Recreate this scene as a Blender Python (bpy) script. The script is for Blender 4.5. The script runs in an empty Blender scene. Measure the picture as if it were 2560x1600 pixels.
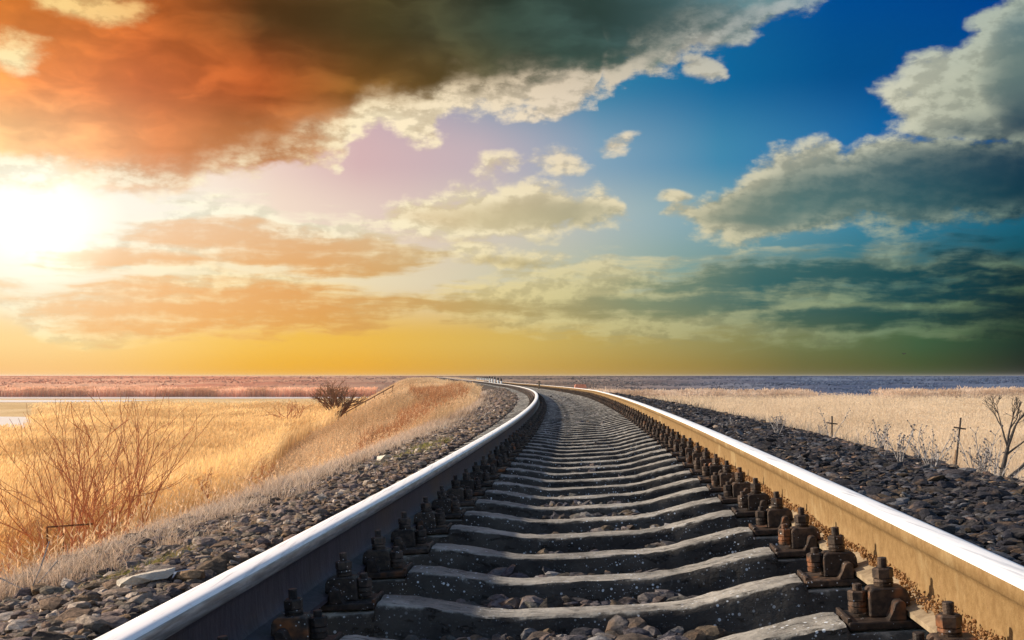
import bpy, bmesh, math, random
import numpy as np
from mathutils import Vector, Matrix
# ---------------------------------------------------------------- sky
FPX = 2994.0
def lin(c):
    return tuple(((v/255)/12.92 if v/255 <= .04045 else ((v/255+.055)/1.055)**2.4) for v in c)
def ang(px, py):                       # direction of a point of the sky, as azimuth and elevation
    az = math.atan((px-1280)/FPX)
    return az, math.atan((940-py)/FPX*math.cos(az))
class NT:
    def __init__(s, tree): s.t = tree; s.t.nodes.clear()
    def n(s, typ, **kw):
        o = s.t.nodes.new(typ)
        for k, v in kw.items(): setattr(o, k, v)
        return o
    def link(s, a, b): s.t.links.new(a, b)
    def put(s, sock, v):
        if isinstance(v, bpy.types.NodeSocket): s.link(v, sock)
        elif v is not None: sock.default_value = v
    def m(s, op, a, b=None, c=None, clamp=False):
        o = s.n('ShaderNodeMath', operation=op, use_clamp=clamp)
        for i, v in enumerate((a, b, c)): s.put(o.inputs[i], v)
        return o.outputs[0]
    def v(s, op, a, b=None):
        o = s.n('ShaderNodeVectorMath', operation=op); s.put(o.inputs[0], a); s.put(o.inputs[1], b)
        return o.outputs['Value'] if op in ('LENGTH', 'DOT_PRODUCT') else o.outputs[0]
    def scale(s, a, f):
        o = s.n('ShaderNodeVectorMath', operation='SCALE'); s.put(o.inputs[0], a); s.put(o.inputs['Scale'], f); return o.outputs[0]
    def ss(s, v, a, b, lo=0., hi=1.):
        o = s.n('ShaderNodeMapRange', interpolation_type='SMOOTHSTEP')
        for i, w in enumerate((v, a, b, lo, hi)): s.put(o.inputs[i], w)
        return o.outputs[0]
    def mix(s, f, a, b, mode='MIX'):
        o = s.n('ShaderNodeMix', data_type='RGBA', blend_type=mode)
        s.put(o.inputs[0], f)
        for i, w in ((6, a), (7, b)):
            if isinstance(w, tuple): w = tuple(w)+((1,) if len(w) == 3 else ())
            s.put(o.inputs[i], w)
        return o.outputs[2]
    def noise(s, vec, scale, detail=6, rough=.55, dist=0., out=0, dims='3D'):
        o = s.n('ShaderNodeTexNoise', noise_dimensions=dims); s.put(o.inputs['Vector'], vec)
        o.inputs['Scale'].default_value = scale; o.inputs['Detail'].default_value = detail
        o.inputs['Roughness'].default_value = rough; o.inputs['Distortion'].default_value = dist
        return o.outputs[out]
    def ramp(s, fac, stops, interp='LINEAR'):
        o = s.n('ShaderNodeValToRGB'); r = o.color_ramp; r.interpolation = interp
        while len(r.elements) > 1: r.elements.remove(r.elements[-1])
        for i, (p, c) in enumerate(stops):
            e = r.elements[0] if i == 0 else r.elements.new(p)
            e.position = p; e.color = tuple(c)+(1,)
        s.put(o.inputs[0], fac); return o.outputs[0]

def build_sky(sun_el, sun_az):
    W = bpy.data.worlds.new("World"); bpy.context.scene.world = W; W.use_nodes = True
    N = NT(W.node_tree)
    d = N.n('ShaderNodeTexCoord').outputs['Generated']
    sp = N.n('ShaderNodeSeparateXYZ'); N.link(d, sp.inputs[0])
    az = N.m('ARCTAN2', sp.outputs[0], sp.outputs[1]); el = N.m('ARCSINE', sp.outputs[2])
    cb = N.n('ShaderNodeCombineXYZ'); N.put(cb.inputs[0], az); N.put(cb.inputs[1], el); p = cb.outputs[0]
    A0 = math.atan(1280/FPX)
    ta = N.m('MULTIPLY_ADD', az, 1/(2*A0), .5)             # 0..1 from west to east across the view
    def rows(rws):
        cur = None; pe = None
        for y, stops in rws:                               # from the horizon up
            rp = N.ramp(ta, [((ang(x, 900)[0]+A0)/(2*A0), lin(c)) for x, c in stops])
            e = ang(1280, y)[1]
            cur = rp if cur is None else N.mix(N.ss(el, pe, e), cur, rp)
            pe = e
        return cur
    base = rows([
      (940, [(0,(250,183,78)),(400,(246,182,52)),(900,(234,170,42)),(1280,(204,160,68)),(1700,(160,132,58)),(2000,(106,100,48)),(2300,(66,78,34)),(2560,(26,36,22))]),
      (850, [(0,(255,205,100)),(400,(254,200,84)),(900,(238,186,78)),(1280,(212,178,92)),(1700,(160,148,90)),(2000,(110,118,76)),(2300,(62,92,62)),(2560,(26,50,40))]),
      (700, [(0,(255,244,215)),(400,(255,236,192)),(800,(243,224,184)),(1100,(222,208,178)),(1400,(190,192,168)),(1700,(132,160,150)),(2100,(66,116,120)),(2560,(22,72,80))]),
      (540, [(0,(255,255,250)),(300,(255,250,236)),(700,(244,220,200)),(1000,(224,200,190)),(1300,(204,196,184)),(1600,(156,178,182)),(1900,(98,152,170)),(2200,(45,125,155)),(2560,(22,98,124))]),
      (400, [(0,(255,245,215)),(500,(250,225,205)),(900,(214,180,180)),(1200,(196,178,184)),(1500,(130,162,184)),(1800,(66,136,172)),(2200,(18,102,164)),(2560,(8,78,140))]),
      (200, [(0,(255,220,170)),(900,(200,170,180)),(1200,(132,152,174)),(1500,(52,126,164)),(1800,(16,102,154)),(2100,(4,80,140)),(2560,(0,68,138))]),
      (0,   [(0,(255,225,170)),(900,(190,165,160)),(1400,(60,120,150)),(1800,(16,95,150)),(2100,(0,75,145)),(2560,(0,62,138))]),
    ])
    # glow of the low sun behind thin cloud
    sa, se = ang(90, 560)
    gx = N.v('SUBTRACT', p, (sa, se, 0)); gl = N.v('LENGTH', N.v('MULTIPLY', gx, (1, 1.25, 0)))
    glow = N.m('POWER', N.m('SUBTRACT', 1., N.m('MULTIPLY', gl, 1/.07), clamp=True), 1.3)
    glow2 = N.m('POWER', N.m('SUBTRACT', 1., N.m('MULTIPLY', gl, 1/.24), clamp=True), 2.)
    # cloud coordinates, warped by noise so that no outline is drawn with a ruler
    q = N.v('MULTIPLY', p, (1, 1.7, 1))
    wv = N.v('SUBTRACT', N.noise(q, 14, 3, .55, out=1), (.5, .5, .5))
    pw = N.v('ADD', p, N.v('MULTIPLY', wv, (.030, .020, 0)))
    fb = N.m('SUBTRACT', N.noise(q, 30, 8, .61), .5)
    relief = N.m('SUBTRACT', fb, N.m('SUBTRACT', N.noise(N.v('ADD', q, (-.005, .009, 0)), 30, 5, .56), .5))
    fs = N.m('SUBTRACT', N.noise(N.v('ADD', N.v('MULTIPLY', p, (1, 7., 1)), N.scale(wv, .10)), 13, 7, .6), .5)
    fl = N.m('SUBTRACT', N.noise(N.v('MULTIPLY', p, (1, 2.4, 1)), 9, 3, .5), .5)
    px_ = N.n('ShaderNodeSeparateXYZ'); N.link(pw, px_.inputs[0])
    tw = N.m('MULTIPLY_ADD', px_.outputs[0], 1/(2*A0), .5); ew = px_.outputs[1]
    def edge(pts):                                         # outline of a cloud: elevation over azimuth
        o = N.n('ShaderNodeFloatCurve'); N.put(o.inputs['Value'], tw)
        c = o.mapping.curves[0]; o.mapping.use_clip = False
        xy = [((ang(x, 900)[0]+A0)/(2*A0), (ang(x, y)[1]+.1)/.6) for x, y in pts]
        for i, (x, y) in enumerate(xy):
            if i < 1: c.points[0].location = (x, y)
            elif i == 1: c.points[1].location = (x, y)
            else: c.points.new(x, y)
        for k in c.points: k.handle_type = 'AUTO_CLAMPED'
        o.mapping.update()
        return N.m('MULTIPLY_ADD', o.outputs[0], .6, -.1)
    PXL = 1/FPX; pf_ = N.v('ADD', p, N.v('MULTIPLY', wv, (.018, .014, 0)))
    def above(e, w): return N.m('MULTIPLY', N.m('SUBTRACT', ew, e), 1/(w*PXL))     # in units of w pixels
    def below(e, w): return N.m('MULTIPLY', N.m('SUBTRACT', e, ew), 1/(w*PXL))
    def field(blobs, vec):
        cur = None
        for cx, cy, rx, ry, rot in blobs:
            a, e = ang(cx, cy)
            mp = N.n('ShaderNodeMapping', vector_type='TEXTURE')
            if cur is None: N.put(mp.inputs[0], vec)
            else:                                          # chained one after the other: keeps the shader stack short
                ch = N.n('ShaderNodeVectorMath', operation='MULTIPLY_ADD')
                N.put(ch.inputs[0], cur); N.put(ch.inputs[1], (1e-7, 0, 0)); N.put(ch.inputs[2], vec); N.put(mp.inputs[0], ch.outputs[0])
            mp.inputs['Location'].default_value = (a, e, 0); mp.inputs['Rotation'].default_value = (0, 0, math.radians(rot))
            mp.inputs['Scale'].default_value = (rx/FPX, ry/FPX, 1)
            g = N.m('SUBTRACT', 1., N.v('DOT_PRODUCT', mp.outputs[0], mp.outputs[0]))
            cur = g if cur is None else N.m('SMOOTH_MAX', cur, g, .35)
        return N.m('MAXIMUM', cur, -2.)
    def layer(col, dens, lo, hi, dark, lit, shade, strength=1.):
        al = N.m('MULTIPLY', N.ss(dens, lo, hi), strength)
        return N.mix(al, col, N.mix(dark, lit, shade))
    LIT = rows([
      (940, [(0,(255,225,140)),(500,(252,205,100)),(1000,(232,190,95)),(1400,(205,180,105)),(1800,(150,145,90)),(2200,(100,118,76)),(2560,(60,80,50))]),
      (760, [(0,(255,248,215)),(500,(255,232,175)),(1000,(240,214,150)),(1400,(208,196,142)),(1800,(166,170,130)),(2200,(118,140,112)),(2560,(90,112,78))]),
      (560, [(0,(255,255,240)),(500,(255,248,222)),(1000,(246,232,196)),(1400,(232,218,180)),(1800,(206,198,166)),(2200,(160,170,150)),(2560,(110,135,125))]),
      (300, [(0,(255,240,190)),(500,(255,238,190)),(1000,(250,232,196)),(1400,(226,210,186)),(1800,(206,200,180)),(2200,(206,204,182)),(2560,(178,184,162))]),
      (60,  [(0,(255,225,150)),(500,(240,180,110)),(1000,(190,150,100)),(1600,(170,165,150)),(2000,(165,175,175)),(2560,(170,180,165))]),
    ])
    SHD = rows([
      (900, [(0,(252,190,110)),(500,(240,172,88)),(1000,(212,162,82)),(1400,(170,150,84)),(1800,(112,120,76)),(2200,(44,74,54)),(2560,(16,34,28))]),
      (720, [(0,(252,205,150)),(400,(246,180,108)),(800,(226,162,90)),(1200,(190,164,104)),(1600,(126,140,112)),(1900,(52,98,98)),(2300,(18,66,74)),(2560,(12,42,50))]),
      (560, [(0,(255,225,190)),(400,(244,196,150)),(800,(226,180,130)),(1200,(206,190,150)),(1600,(150,152,128)),(2000,(74,112,112)),(2300,(36,84,94)),(2560,(18,58,72))]),
      (400, [(0,(255,190,120)),(400,(238,140,72)),(700,(214,136,78)),(1000,(210,166,124)),(1400,(170,160,140)),(1800,(112,128,118)),(2100,(64,98,106)),(2560,(26,58,78))]),
      (230, [(0,(242,140,62)),(350,(212,108,50)),(650,(158,78,36)),(900,(120,80,36)),(1150,(92,78,44)),(1400,(66,88,76)),(1800,(86,116,114)),(2200,(130,140,130)),(2560,(96,118,116))]),
      (60,  [(0,(226,128,52)),(350,(182,94,42)),(650,(92,60,30)),(950,(76,66,38)),(1250,(48,60,50)),(1500,(54,76,72)),(1800,(82,116,122)),(2560,(70,110,125))]),
    ])
    col = N.mix(N.m('MULTIPLY', glow2, .7), base, (1.05, .97, .82))
    tex = N.ss(N.m('ADD', N.m('MULTIPLY', relief, 5.), fb), -.5, .35, .80, 1.04)
    tx = N.n('ShaderNodeCombineXYZ'); [N.put(tx.inputs[i], tex) for i in range(3)]
    LITF = LIT; LIT = N.mix(1., LITF, tx.outputs[0], 'MULTIPLY')
    # low stratus: two long bands, seen edge on
    top = edge([(0,728),(100,738),(300,700),(430,684),(700,686),(850,720),(1000,748),(1150,728),(1250,700),(1400,676),(1500,640),(1600,636),(1750,655),(1900,640),(2100,636),(2200,600),(2300,612),(2420,590),(2560,625)])
    bot = edge([(0,775),(150,850),(400,836),(700,824),(900,812),(1030,790),(1150,800),(1300,826),(1500,846),(1700,850),(2000,856),(2300,850),(2560,840)])
    D = N.m('MINIMUM', below(top, 26), above(bot, 20))
    t1 = edge([(0,640),(150,610),(380,548),(480,515),(650,512),(740,552),(850,552),(930,574),(1000,600),(1100,636),(1200,700),(2560,700)])
    b1 = edge([(0,640),(200,668),(400,674),(600,662),(800,684),(900,690),(1000,668),(1100,644),(1200,640),(2560,640)])
    D1 = N.m('MINIMUM', below(t1, 26), above(b1, 20))
    D = N.m('MINIMUM', N.m('MAXIMUM', D, D1), 1.6)
    dn = N.m('ADD', N.m('ADD', D, N.ss(px_.outputs[0], -.15, .1, 1.2, .55)), N.m('MULTIPLY', fs, 7.2))
    core = N.m('MAXIMUM', above(bot, 130), -9.)             # darker towards the flat base
    S = field([(620,780,470,62,-1),(800,635,300,44,-3),(520,590,190,30,0),(150,690,200,20,0),(330,640,170,18,0),(1180,765,180,16,0),(1650,765,300,26,2),(1930,690,300,36,3),(2330,700,300,46,-3),(2470,610,150,34,6),(2200,800,300,22,0),(2540,790,90,50,0)], pw)
    sh = N.ss(N.m('ADD', S, N.m('ADD', N.m('MULTIPLY', fs, 5.5), N.m('MULTIPLY', relief, -2.5))), -1.6, 1.1)
    col = layer(col, dn, -.3, 2.0, sh, LIT, SHD, .93)
    # middle cumulus and the bank on the right
    top = edge([(900,560),(950,540),(990,515),(1060,488),(1120,478),(1200,470),(1310,462),(1400,470),(1500,474),(1560,505),(1600,560),(1640,560),(1680,505),(1780,478),(1830,440),(1900,400),(1960,378),(2020,362),(2085,342),(2110,378),(2150,352),(2250,320),(2330,322),(2420,340),(2560,330)])
    bot = edge([(900,540),(950,556),(1050,588),(1180,602),(1300,592),(1400,586),(1500,560),(1590,530),(1640,530),(1700,560),(1800,604),(1900,616),(2000,584),(2100,572),(2200,570),(2300,576),(2420,556),(2560,548)])
    D = N.m('MINIMUM', below(top, 24), above(bot, 24))
    B = field([(1280,652,170,26,0),(1190,625,110,20,0),(1395,405,66,40,0),(1545,358,50,22,20),(1240,425,50,40,0),(1690,492,36,16,0),
               (2480,48,60,26,10)], pw)
    B2 = field([(2590,215,335,130,0),(2450,185,140,75,25),(2580,105,200,105,35),(2500,285,240,62,0)], pf_)
    D = N.m('MINIMUM', N.m('MAXIMUM', N.m('MAXIMUM', D, N.m('MULTIPLY', B, .85)), N.m('MULTIPLY', B2, 4.)), 2.4)
    dn = N.m('ADD', N.m('ADD', D, .55), N.m('MULTIPLY', fb, 6.))
    S = field([(1340,535,230,26,0),(1230,600,170,10,0),(1280,660,120,10,0),(2100,480,260,60,10),(2360,450,330,84,4),(2520,490,260,90,0),(1900,545,130,18,0),(2570,200,60,110,0)], pw)
    sh = N.ss(N.m('ADD', N.m('MULTIPLY', N.m('ADD', S, N.m('MULTIPLY', D, .45)), .7), N.m('ADD', N.m('MULTIPLY', fl, 1.6), N.m('MULTIPLY', relief, N.ss(D, .4, 2., -5., -1.2)))), -1.4, 1.8)
    col = layer(col, dn, -.1, 1.7, sh, LIT, SHD)
    # the great cloud bank over the left and the middle
    low = edge([(0,476),(300,484),(460,490),(500,462),(560,446),(680,428),(850,406),(885,350),(940,316),(985,330),(1060,374),(1105,322),(1150,290),(1220,300),(1290,292),(1400,286),(1500,262),(1540,240),(1500,214),(1560,198),(1680,178),(1720,150),(1800,140),(1900,84),(1950,44),(2060,22),(2110,-50),(2560,-300)])
    D = N.m('MAXIMUM', above(low, 26), N.m('MULTIPLY', field([(1750,160,62,34,-15),(1390,262,150,34,12)], pw), 1.7))
    dA = N.m('MINIMUM', D, 3.)
    dn = N.m('ADD', N.m('ADD', dA, .3), N.m('MULTIPLY', fb, 6.5))
    G = field([(15,115,80,55,0),(230,20,120,36,0),(60,415,330,30,0)], pw)
    cream = field([(1080,275,280,46,12),(1400,240,170,42,12),(1720,130,90,24,30),(960,340,90,50,0),(1750,160,60,36,0)], pw)
    deep = N.m('MULTIPLY', N.m('SUBTRACT', D, N.ss(px_.outputs[0], -.33, .0, -.6, .6)), .36)
    deep = N.m('SUBTRACT', deep, N.m('MULTIPLY', N.m('MAXIMUM', N.m('ADD', cream, 1.), 0.), .75))
    sh = N.ss(N.m('ADD', deep, N.m('ADD', N.m('MULTIPLY', fl, 1.8), N.m('MULTIPLY', relief, N.ss(deep, .2, 2.0, -4., -.5)))), -1., 1.8)
    gap = N.ss(N.m('ADD', G, N.m('ADD', N.m('MULTIPLY', fl, 4.), N.m('MULTIPLY', fb, 3.5))), -.6, 1.2, 0., .92)
    sh = N.m('MULTIPLY', sh, N.m('SUBTRACT', 1., gap))
    v1 = N.noise(N.v('ADD', N.v('MULTIPLY', p, (1, 2.8, 1)), N.scale(wv, .1)), 7, 5, .5)
    var = N.mix(N.ss(v1, .40, .66, 0., .75), SHD, N.mix(1., SHD, (.60, .60, .55), 'MULTIPLY'))
    var = N.mix(N.ss(v1, .52, .28, 0., 1.), var, N.mix(1., SHD, (1.7, 1.75, 1.7), 'MULTIPLY'))
    col = layer(col, dn, -.1, 1.6, sh, LIT, var)
    g = N.n('ShaderNodeMix', data_type='RGBA', blend_type='ADD'); N.put(g.inputs[0], 1.)
    N.put(g.inputs[6], N.mix(N.m('MULTIPLY', glow2, .34), col, (1.0, .93, .74)))
    N.put(g.inputs[7], N.mix(glow, (0, 0, 0), (.6, .58, .5)))
    front = g.outputs[2]
    # away from the view: the physical sky, a little of it everywhere
    sky = N.n('ShaderNodeTexSky', sky_type='NISHITA', sun_disc=False, sun_elevation=sun_el, sun_rotation=sun_az)
    bg1 = N.n('ShaderNodeBackground'); N.link(sky.outputs[0], bg1.inputs[0]); bg1.inputs[1].default_value = .13
    bg2 = N.n('ShaderNodeBackground'); N.link(front, bg2.inputs[0]); bg2.inputs[1].default_value = .71
    f = N.m('MAXIMUM', N.ss(N.m('ABSOLUTE', az), .75, 1.9), N.ss(el, .45, 1.1))
    mx = N.n('ShaderNodeMixShader'); N.put(mx.inputs[0], f); N.link(bg2.outputs[0], mx.inputs[1]); N.link(bg1.outputs[0], mx.inputs[2])
    out = N.n('ShaderNodeOutputWorld'); N.link(mx.outputs[0], out.inputs[0])
    return W
# ================================================================ helpers
rng = np.random.default_rng(7); random.seed(7)
SC = bpy.context.scene; COL = SC.collection
CAMZ = 5.0
def tag(o, label=None, cat=None, group=None, kind=None):
    if label: o['label'] = label
    if cat: o['category'] = cat
    if group: o['group'] = group
    if kind: o['kind'] = kind
    return o
def link(name, data, parent=None):
    o = bpy.data.objects.new(name, data); COL.objects.link(o)
    if parent is not None: o.parent = parent
    return o
def empty(name, loc=(0, 0, 0)):
    o = link(name, None); o.location = loc; o.empty_display_size = .1; return o
def npmesh(name, V, F, mats=(), midx=None, smooth=False, attr=None):
    V = np.asarray(V, np.float32); F = np.asarray(F, np.int32); k = F.shape[1]
    me = bpy.data.meshes.new(name)
    me.vertices.add(len(V)); me.vertices.foreach_set('co', V.ravel())
    me.loops.add(F.size); me.loops.foreach_set('vertex_index', F.ravel())
    me.polygons.add(len(F)); me.polygons.foreach_set('loop_start', np.arange(0, F.size, k, dtype=np.int32))
    if midx is not None: me.polygons.foreach_set('material_index', np.asarray(midx, np.int32))
    me.polygons.foreach_set('use_smooth', np.full(len(F), smooth))
    for m in mats: me.materials.append(m)
    if attr is not None:
        a = me.attributes.new('tint', 'FLOAT', 'POINT'); a.data.foreach_set('value', np.asarray(attr, np.float32))
    me.update(calc_edges=True); return me
class MB:                                   # a small mesh builder on bmesh
    def __init__(s): s.b = bmesh.new()
    def box(s, x0, x1, y0, y1, z0, z1, bev=0., mi=0):
        r = bmesh.ops.create_cube(s.b, size=1)['verts']
        for v in r: v.co = Vector(((x0+x1)/2+v.co.x*(x1-x0), (y0+y1)/2+v.co.y*(y1-y0), (z0+z1)/2+v.co.z*(z1-z0)))
        es = list({e for v in r for e in v.link_edges})
        for f in {f for v in r for f in v.link_faces}: f.material_index = mi
        if bev: bmesh.ops.bevel(s.b, geom=es, offset=bev, segments=2, affect='EDGES', profile=.5)
    def cyl(s, x, y, z0, z1, r0, r1=None, n=16, rot=0., mi=0):
        r1 = r0 if r1 is None else r1
        rings = []
        for z, r in ((z0, r0), (z1, r1)):
            rings.append([s.b.verts.new((x+r*math.cos(rot+2*math.pi*i/n), y+r*math.sin(rot+2*math.pi*i/n), z)) for i in range(n)])
        for i in range(n):
            f = s.b.faces.new((rings[0][i], rings[0][(i+1) % n], rings[1][(i+1) % n], rings[1][i])); f.material_index = mi
        s.b.faces.new(rings[1]).material_index = mi; s.b.faces.new(rings[0][::-1]).material_index = mi
    def lathe(s, x, y, prof, n=20):
        rings = [[s.b.verts.new((x+r*math.cos(2*math.pi*i/n), y+r*math.sin(2*math.pi*i/n), z)) for i in range(n)] for z, r in prof]
        for a, b in zip(rings, rings[1:]):
            for i in range(n): s.b.faces.new((a[i], a[(i+1) % n], b[(i+1) % n], b[i]))
        s.b.faces.new(rings[-1]); s.b.faces.new(rings[0][::-1])
    def poly_y(s, pts, y0, y1, bev=0.):     # outline in x,z pushed along y
        a = [s.b.verts.new((x, y0, z)) for x, z in pts]; b = [s.b.verts.new((x, y1, z)) for x, z in pts]
        n = len(pts); fs = [s.b.faces.new(a), s.b.faces.new(b[::-1])]
        for i in range(n): fs.append(s.b.faces.new((a[i], b[i], b[(i+1) % n], a[(i+1) % n])))
        if bev: bmesh.ops.bevel(s.b, geom=list({e for f in fs for e in f.edges}), offset=bev, segments=2, affect='EDGES', profile=.5)
    def mesh(s, name, *mats, smooth=False, rough=0.):
        bmesh.ops.recalc_face_normals(s.b, faces=s.b.faces)
        if rough:
            for v in s.b.verts: v.co += Vector(random.uniform(-rough, rough) for _ in range(3))
        me = bpy.data.meshes.new(name); s.b.to_mesh(me); s.b.free()
        for m in mats: me.materials.append(m)
        for p in me.polygons: p.use_smooth = smooth
        return me
def tubes(segs, sides=5):                   # segs: (p0, p1, r0, r1) -> vertices, quads
    if not segs: return np.zeros((0, 3)), np.zeros((0, 4), int)
    P0 = np.array([a[0] for a in segs], float); P1 = np.array([a[1] for a in segs], float)
    R0 = np.array([a[2] for a in segs])[:, None, None]; R1 = np.array([a[3] for a in segs])[:, None, None]
    D = P1-P0; D /= np.linalg.norm(D, axis=1, keepdims=True)+1e-9
    U = np.cross(D, [0.3, .9, .1]); U /= np.linalg.norm(U, axis=1, keepdims=True)+1e-9; W = np.cross(D, U)
    t = np.arange(sides)*2*np.pi/sides; c = np.cos(t)[None, :, None]; s_ = np.sin(t)[None, :, None]
    ring = U[:, None]*c+W[:, None]*s_
    V = np.concatenate([P0[:, None]+ring*R0, P1[:, None]+ring*R1], 1).reshape(-1, 3)
    i = np.arange(sides); j = (i+1) % sides
    q = np.stack([i, j, j+sides, i+sides], 1)
    F = (q[None]+(np.arange(len(segs))*2*sides)[:, None, None]).reshape(-1, 4)
    return V, F

# ================================================================ materials
def material(name, fn, bump=None):
    m = bpy.data.materials.new(name); m.use_nodes = True
    N = NT(m.node_tree); o = N.n('ShaderNodeOutputMaterial'); b = N.n('ShaderNodeBsdfPrincipled'); N.link(b.outputs[0], o.inputs[0])
    fn(N, b, o); return m
def P(N, b, col=None, rough=None, metal=None, spec=None, bump=None, bs=.3, bd=.01):
    if col is not None: N.put(b.inputs['Base Color'], col if not isinstance(col, tuple) else tuple(col)+(1,))
    if rough is not None: N.put(b.inputs['Roughness'], rough)
    if metal is not None: N.put(b.inputs['Metallic'], metal)
    if spec is not None: b.inputs['Specular IOR Level'].default_value = spec
    if bump is not None:
        n = N.n('ShaderNodeBump'); n.inputs['Strength'].default_value = bs; n.inputs['Distance'].default_value = bd
        N.put(n.inputs['Height'], bump); N.link(n.outputs[0], b.inputs['Normal'])
def ocoord(N, rnd=True):
    c = N.n('ShaderNodeTexCoord').outputs['Object']
    if rnd:
        r = N.n('ShaderNodeObjectInfo').outputs['Random']
        c = N.v('ADD', c, N.scale(N.v('ADD', (0, 0, 0), N.mix(r, (0, 0, 0), (40, 17, 23))), 1.))
    return c
def wcoord(N): return N.n('ShaderNodeNewGeometry').outputs['Position']
def f_concrete(N, b, o):
    c = ocoord(N)
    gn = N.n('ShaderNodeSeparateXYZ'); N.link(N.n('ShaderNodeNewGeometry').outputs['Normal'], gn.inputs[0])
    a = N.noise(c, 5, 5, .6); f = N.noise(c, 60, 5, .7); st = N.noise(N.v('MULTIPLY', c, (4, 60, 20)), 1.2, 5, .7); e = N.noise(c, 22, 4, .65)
    lit_top = N.ss(N.m('ADD', gn.outputs[2], N.m('MULTIPLY', N.m('SUBTRACT', e, .5), 1.5)), .48, 1.02)  # normal-based mask paints tops lit and fronts shaded; noise breaks its edge
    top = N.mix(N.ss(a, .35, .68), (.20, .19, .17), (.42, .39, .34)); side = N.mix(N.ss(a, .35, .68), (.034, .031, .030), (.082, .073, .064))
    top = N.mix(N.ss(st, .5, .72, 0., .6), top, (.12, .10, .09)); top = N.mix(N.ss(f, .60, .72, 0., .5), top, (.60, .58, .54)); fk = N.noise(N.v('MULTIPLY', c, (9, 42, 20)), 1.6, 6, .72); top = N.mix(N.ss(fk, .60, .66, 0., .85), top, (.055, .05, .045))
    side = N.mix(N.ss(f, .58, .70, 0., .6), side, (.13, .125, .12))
    col = N.mix(lit_top, side, top)
    pat = N.ss(N.noise(c, 3.2, 2, .5), .42, .6)
    for sc, thr, sel, amt, cc in ((75, .34, .50, .95, (.66, .70, .74)), (150, .30, .55, .8, (.40, .43, .46)), (17, .20, .90, .8, (.50, .53, .58))):
        v = N.n('ShaderNodeTexVoronoi'); N.put(v.inputs['Vector'], c); v.inputs['Scale'].default_value = sc
        g = N.n('ShaderNodeSeparateColor'); N.link(v.outputs['Color'], g.inputs[0])
        sp = N.m('MULTIPLY', N.m('LESS_THAN', v.outputs['Distance'], N.m('MULTIPLY', g.outputs[0], thr)), N.m('GREATER_THAN', g.outputs[1], sel))
        col = N.mix(N.m('MULTIPLY', sp, N.m('MULTIPLY_ADD', pat, amt*.85, amt*.15)), col, cc)
    P(N, b, col, .92, 0, .2, N.m('ADD', N.m('MULTIPLY', f, .6), N.m('SUBTRACT', N.m('MULTIPLY', st, .8), N.ss(fk, .58, .66))), 1., .008)
def f_rust(dark, light, sc=60, spots=.0, metal=.35, rough=.55):
    def g(N, b, o):
        c = ocoord(N); a = N.noise(c, sc, 6, .65); h = N.noise(c, sc*.25, 3, .5)
        col = N.mix(N.ss(a, .35, .7), dark, light)
        col = N.mix(N.ss(h, .58, .75, 0., .7), col, (.30, .11, .035))
        if spots:
            v = N.n('ShaderNodeTexVoronoi'); N.put(v.inputs['Vector'], c); v.inputs['Scale'].default_value = 150
            s2 = N.n('ShaderNodeSeparateColor'); N.link(v.outputs['Color'], s2.inputs[0])
            sp = N.m('MULTIPLY', N.m('LESS_THAN', v.outputs['Distance'], .26), N.m('GREATER_THAN', s2.outputs[1], 1-spots))
            col = N.mix(sp, col, (.55, .57, .6))
        rd = N.n('ShaderNodeObjectInfo').outputs['Random']
        col = N.mix(1., col, N.mix(rd, (.55, .55, .58), (1.35, 1.3, 1.25)), 'MULTIPLY')
        P(N, b, col, N.m('MULTIPLY_ADD', a, .4, rough-.15), metal, .4, a, .6, .003)
    return g
def f_web(N, b, o):
    c = wcoord(N); st = N.noise(N.v('MULTIPLY', c, (3, 3, .9)), 9, 5, .6); f = N.noise(c, 110, 5, .7); h = N.noise(c, 2.6, 5, .65); g = N.noise(c, 34, 5, .7)
    col = N.mix(N.ss(g, .3, .7), (.175, .102, .036), (.25, .158, .066))
    col = N.mix(N.ss(st, .52, .72, 0., .45), col, (.16, .085, .032)); col = N.mix(N.ss(h, .52, .68, 0., .6), col, (.36, .27, .14))
    col = N.mix(N.ss(f, .64, .70, 0., .8), col, (.09, .05, .03)); col = N.mix(N.ss(g, .66, .74, 0., .7), col, (.11, .06, .035))
    P(N, b, col, .78, .1, .3, N.m('ADD', f, g), .5, .003)
def f_web_shaded(N, b, o):
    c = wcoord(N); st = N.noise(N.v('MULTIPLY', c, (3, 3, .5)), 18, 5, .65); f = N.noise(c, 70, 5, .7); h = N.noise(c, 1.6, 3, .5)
    col = N.mix(N.ss(st, .3, .7), (.040, .034, .044), (.085, .072, .090))  # dark bluish base paints the shade on the left rail's web
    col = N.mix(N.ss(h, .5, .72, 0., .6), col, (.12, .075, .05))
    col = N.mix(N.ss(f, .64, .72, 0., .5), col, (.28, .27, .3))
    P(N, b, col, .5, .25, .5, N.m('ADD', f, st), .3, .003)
def f_sky_white(N, b, o):
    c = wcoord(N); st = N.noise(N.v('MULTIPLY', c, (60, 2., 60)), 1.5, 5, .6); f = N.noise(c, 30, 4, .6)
    col = N.mix(N.ss(st, .50, .66), (.97, .97, .98), (.66, .67, .70)); col = N.mix(N.ss(f, .66, .74, 0., .5), col, (.55, .5, .45))  # near-white base stands in for bright sky reflected on the rail
    P(N, b, col, N.m('MULTIPLY_ADD', f, .12, .36), .0, .8, st, .12, .002)
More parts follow.
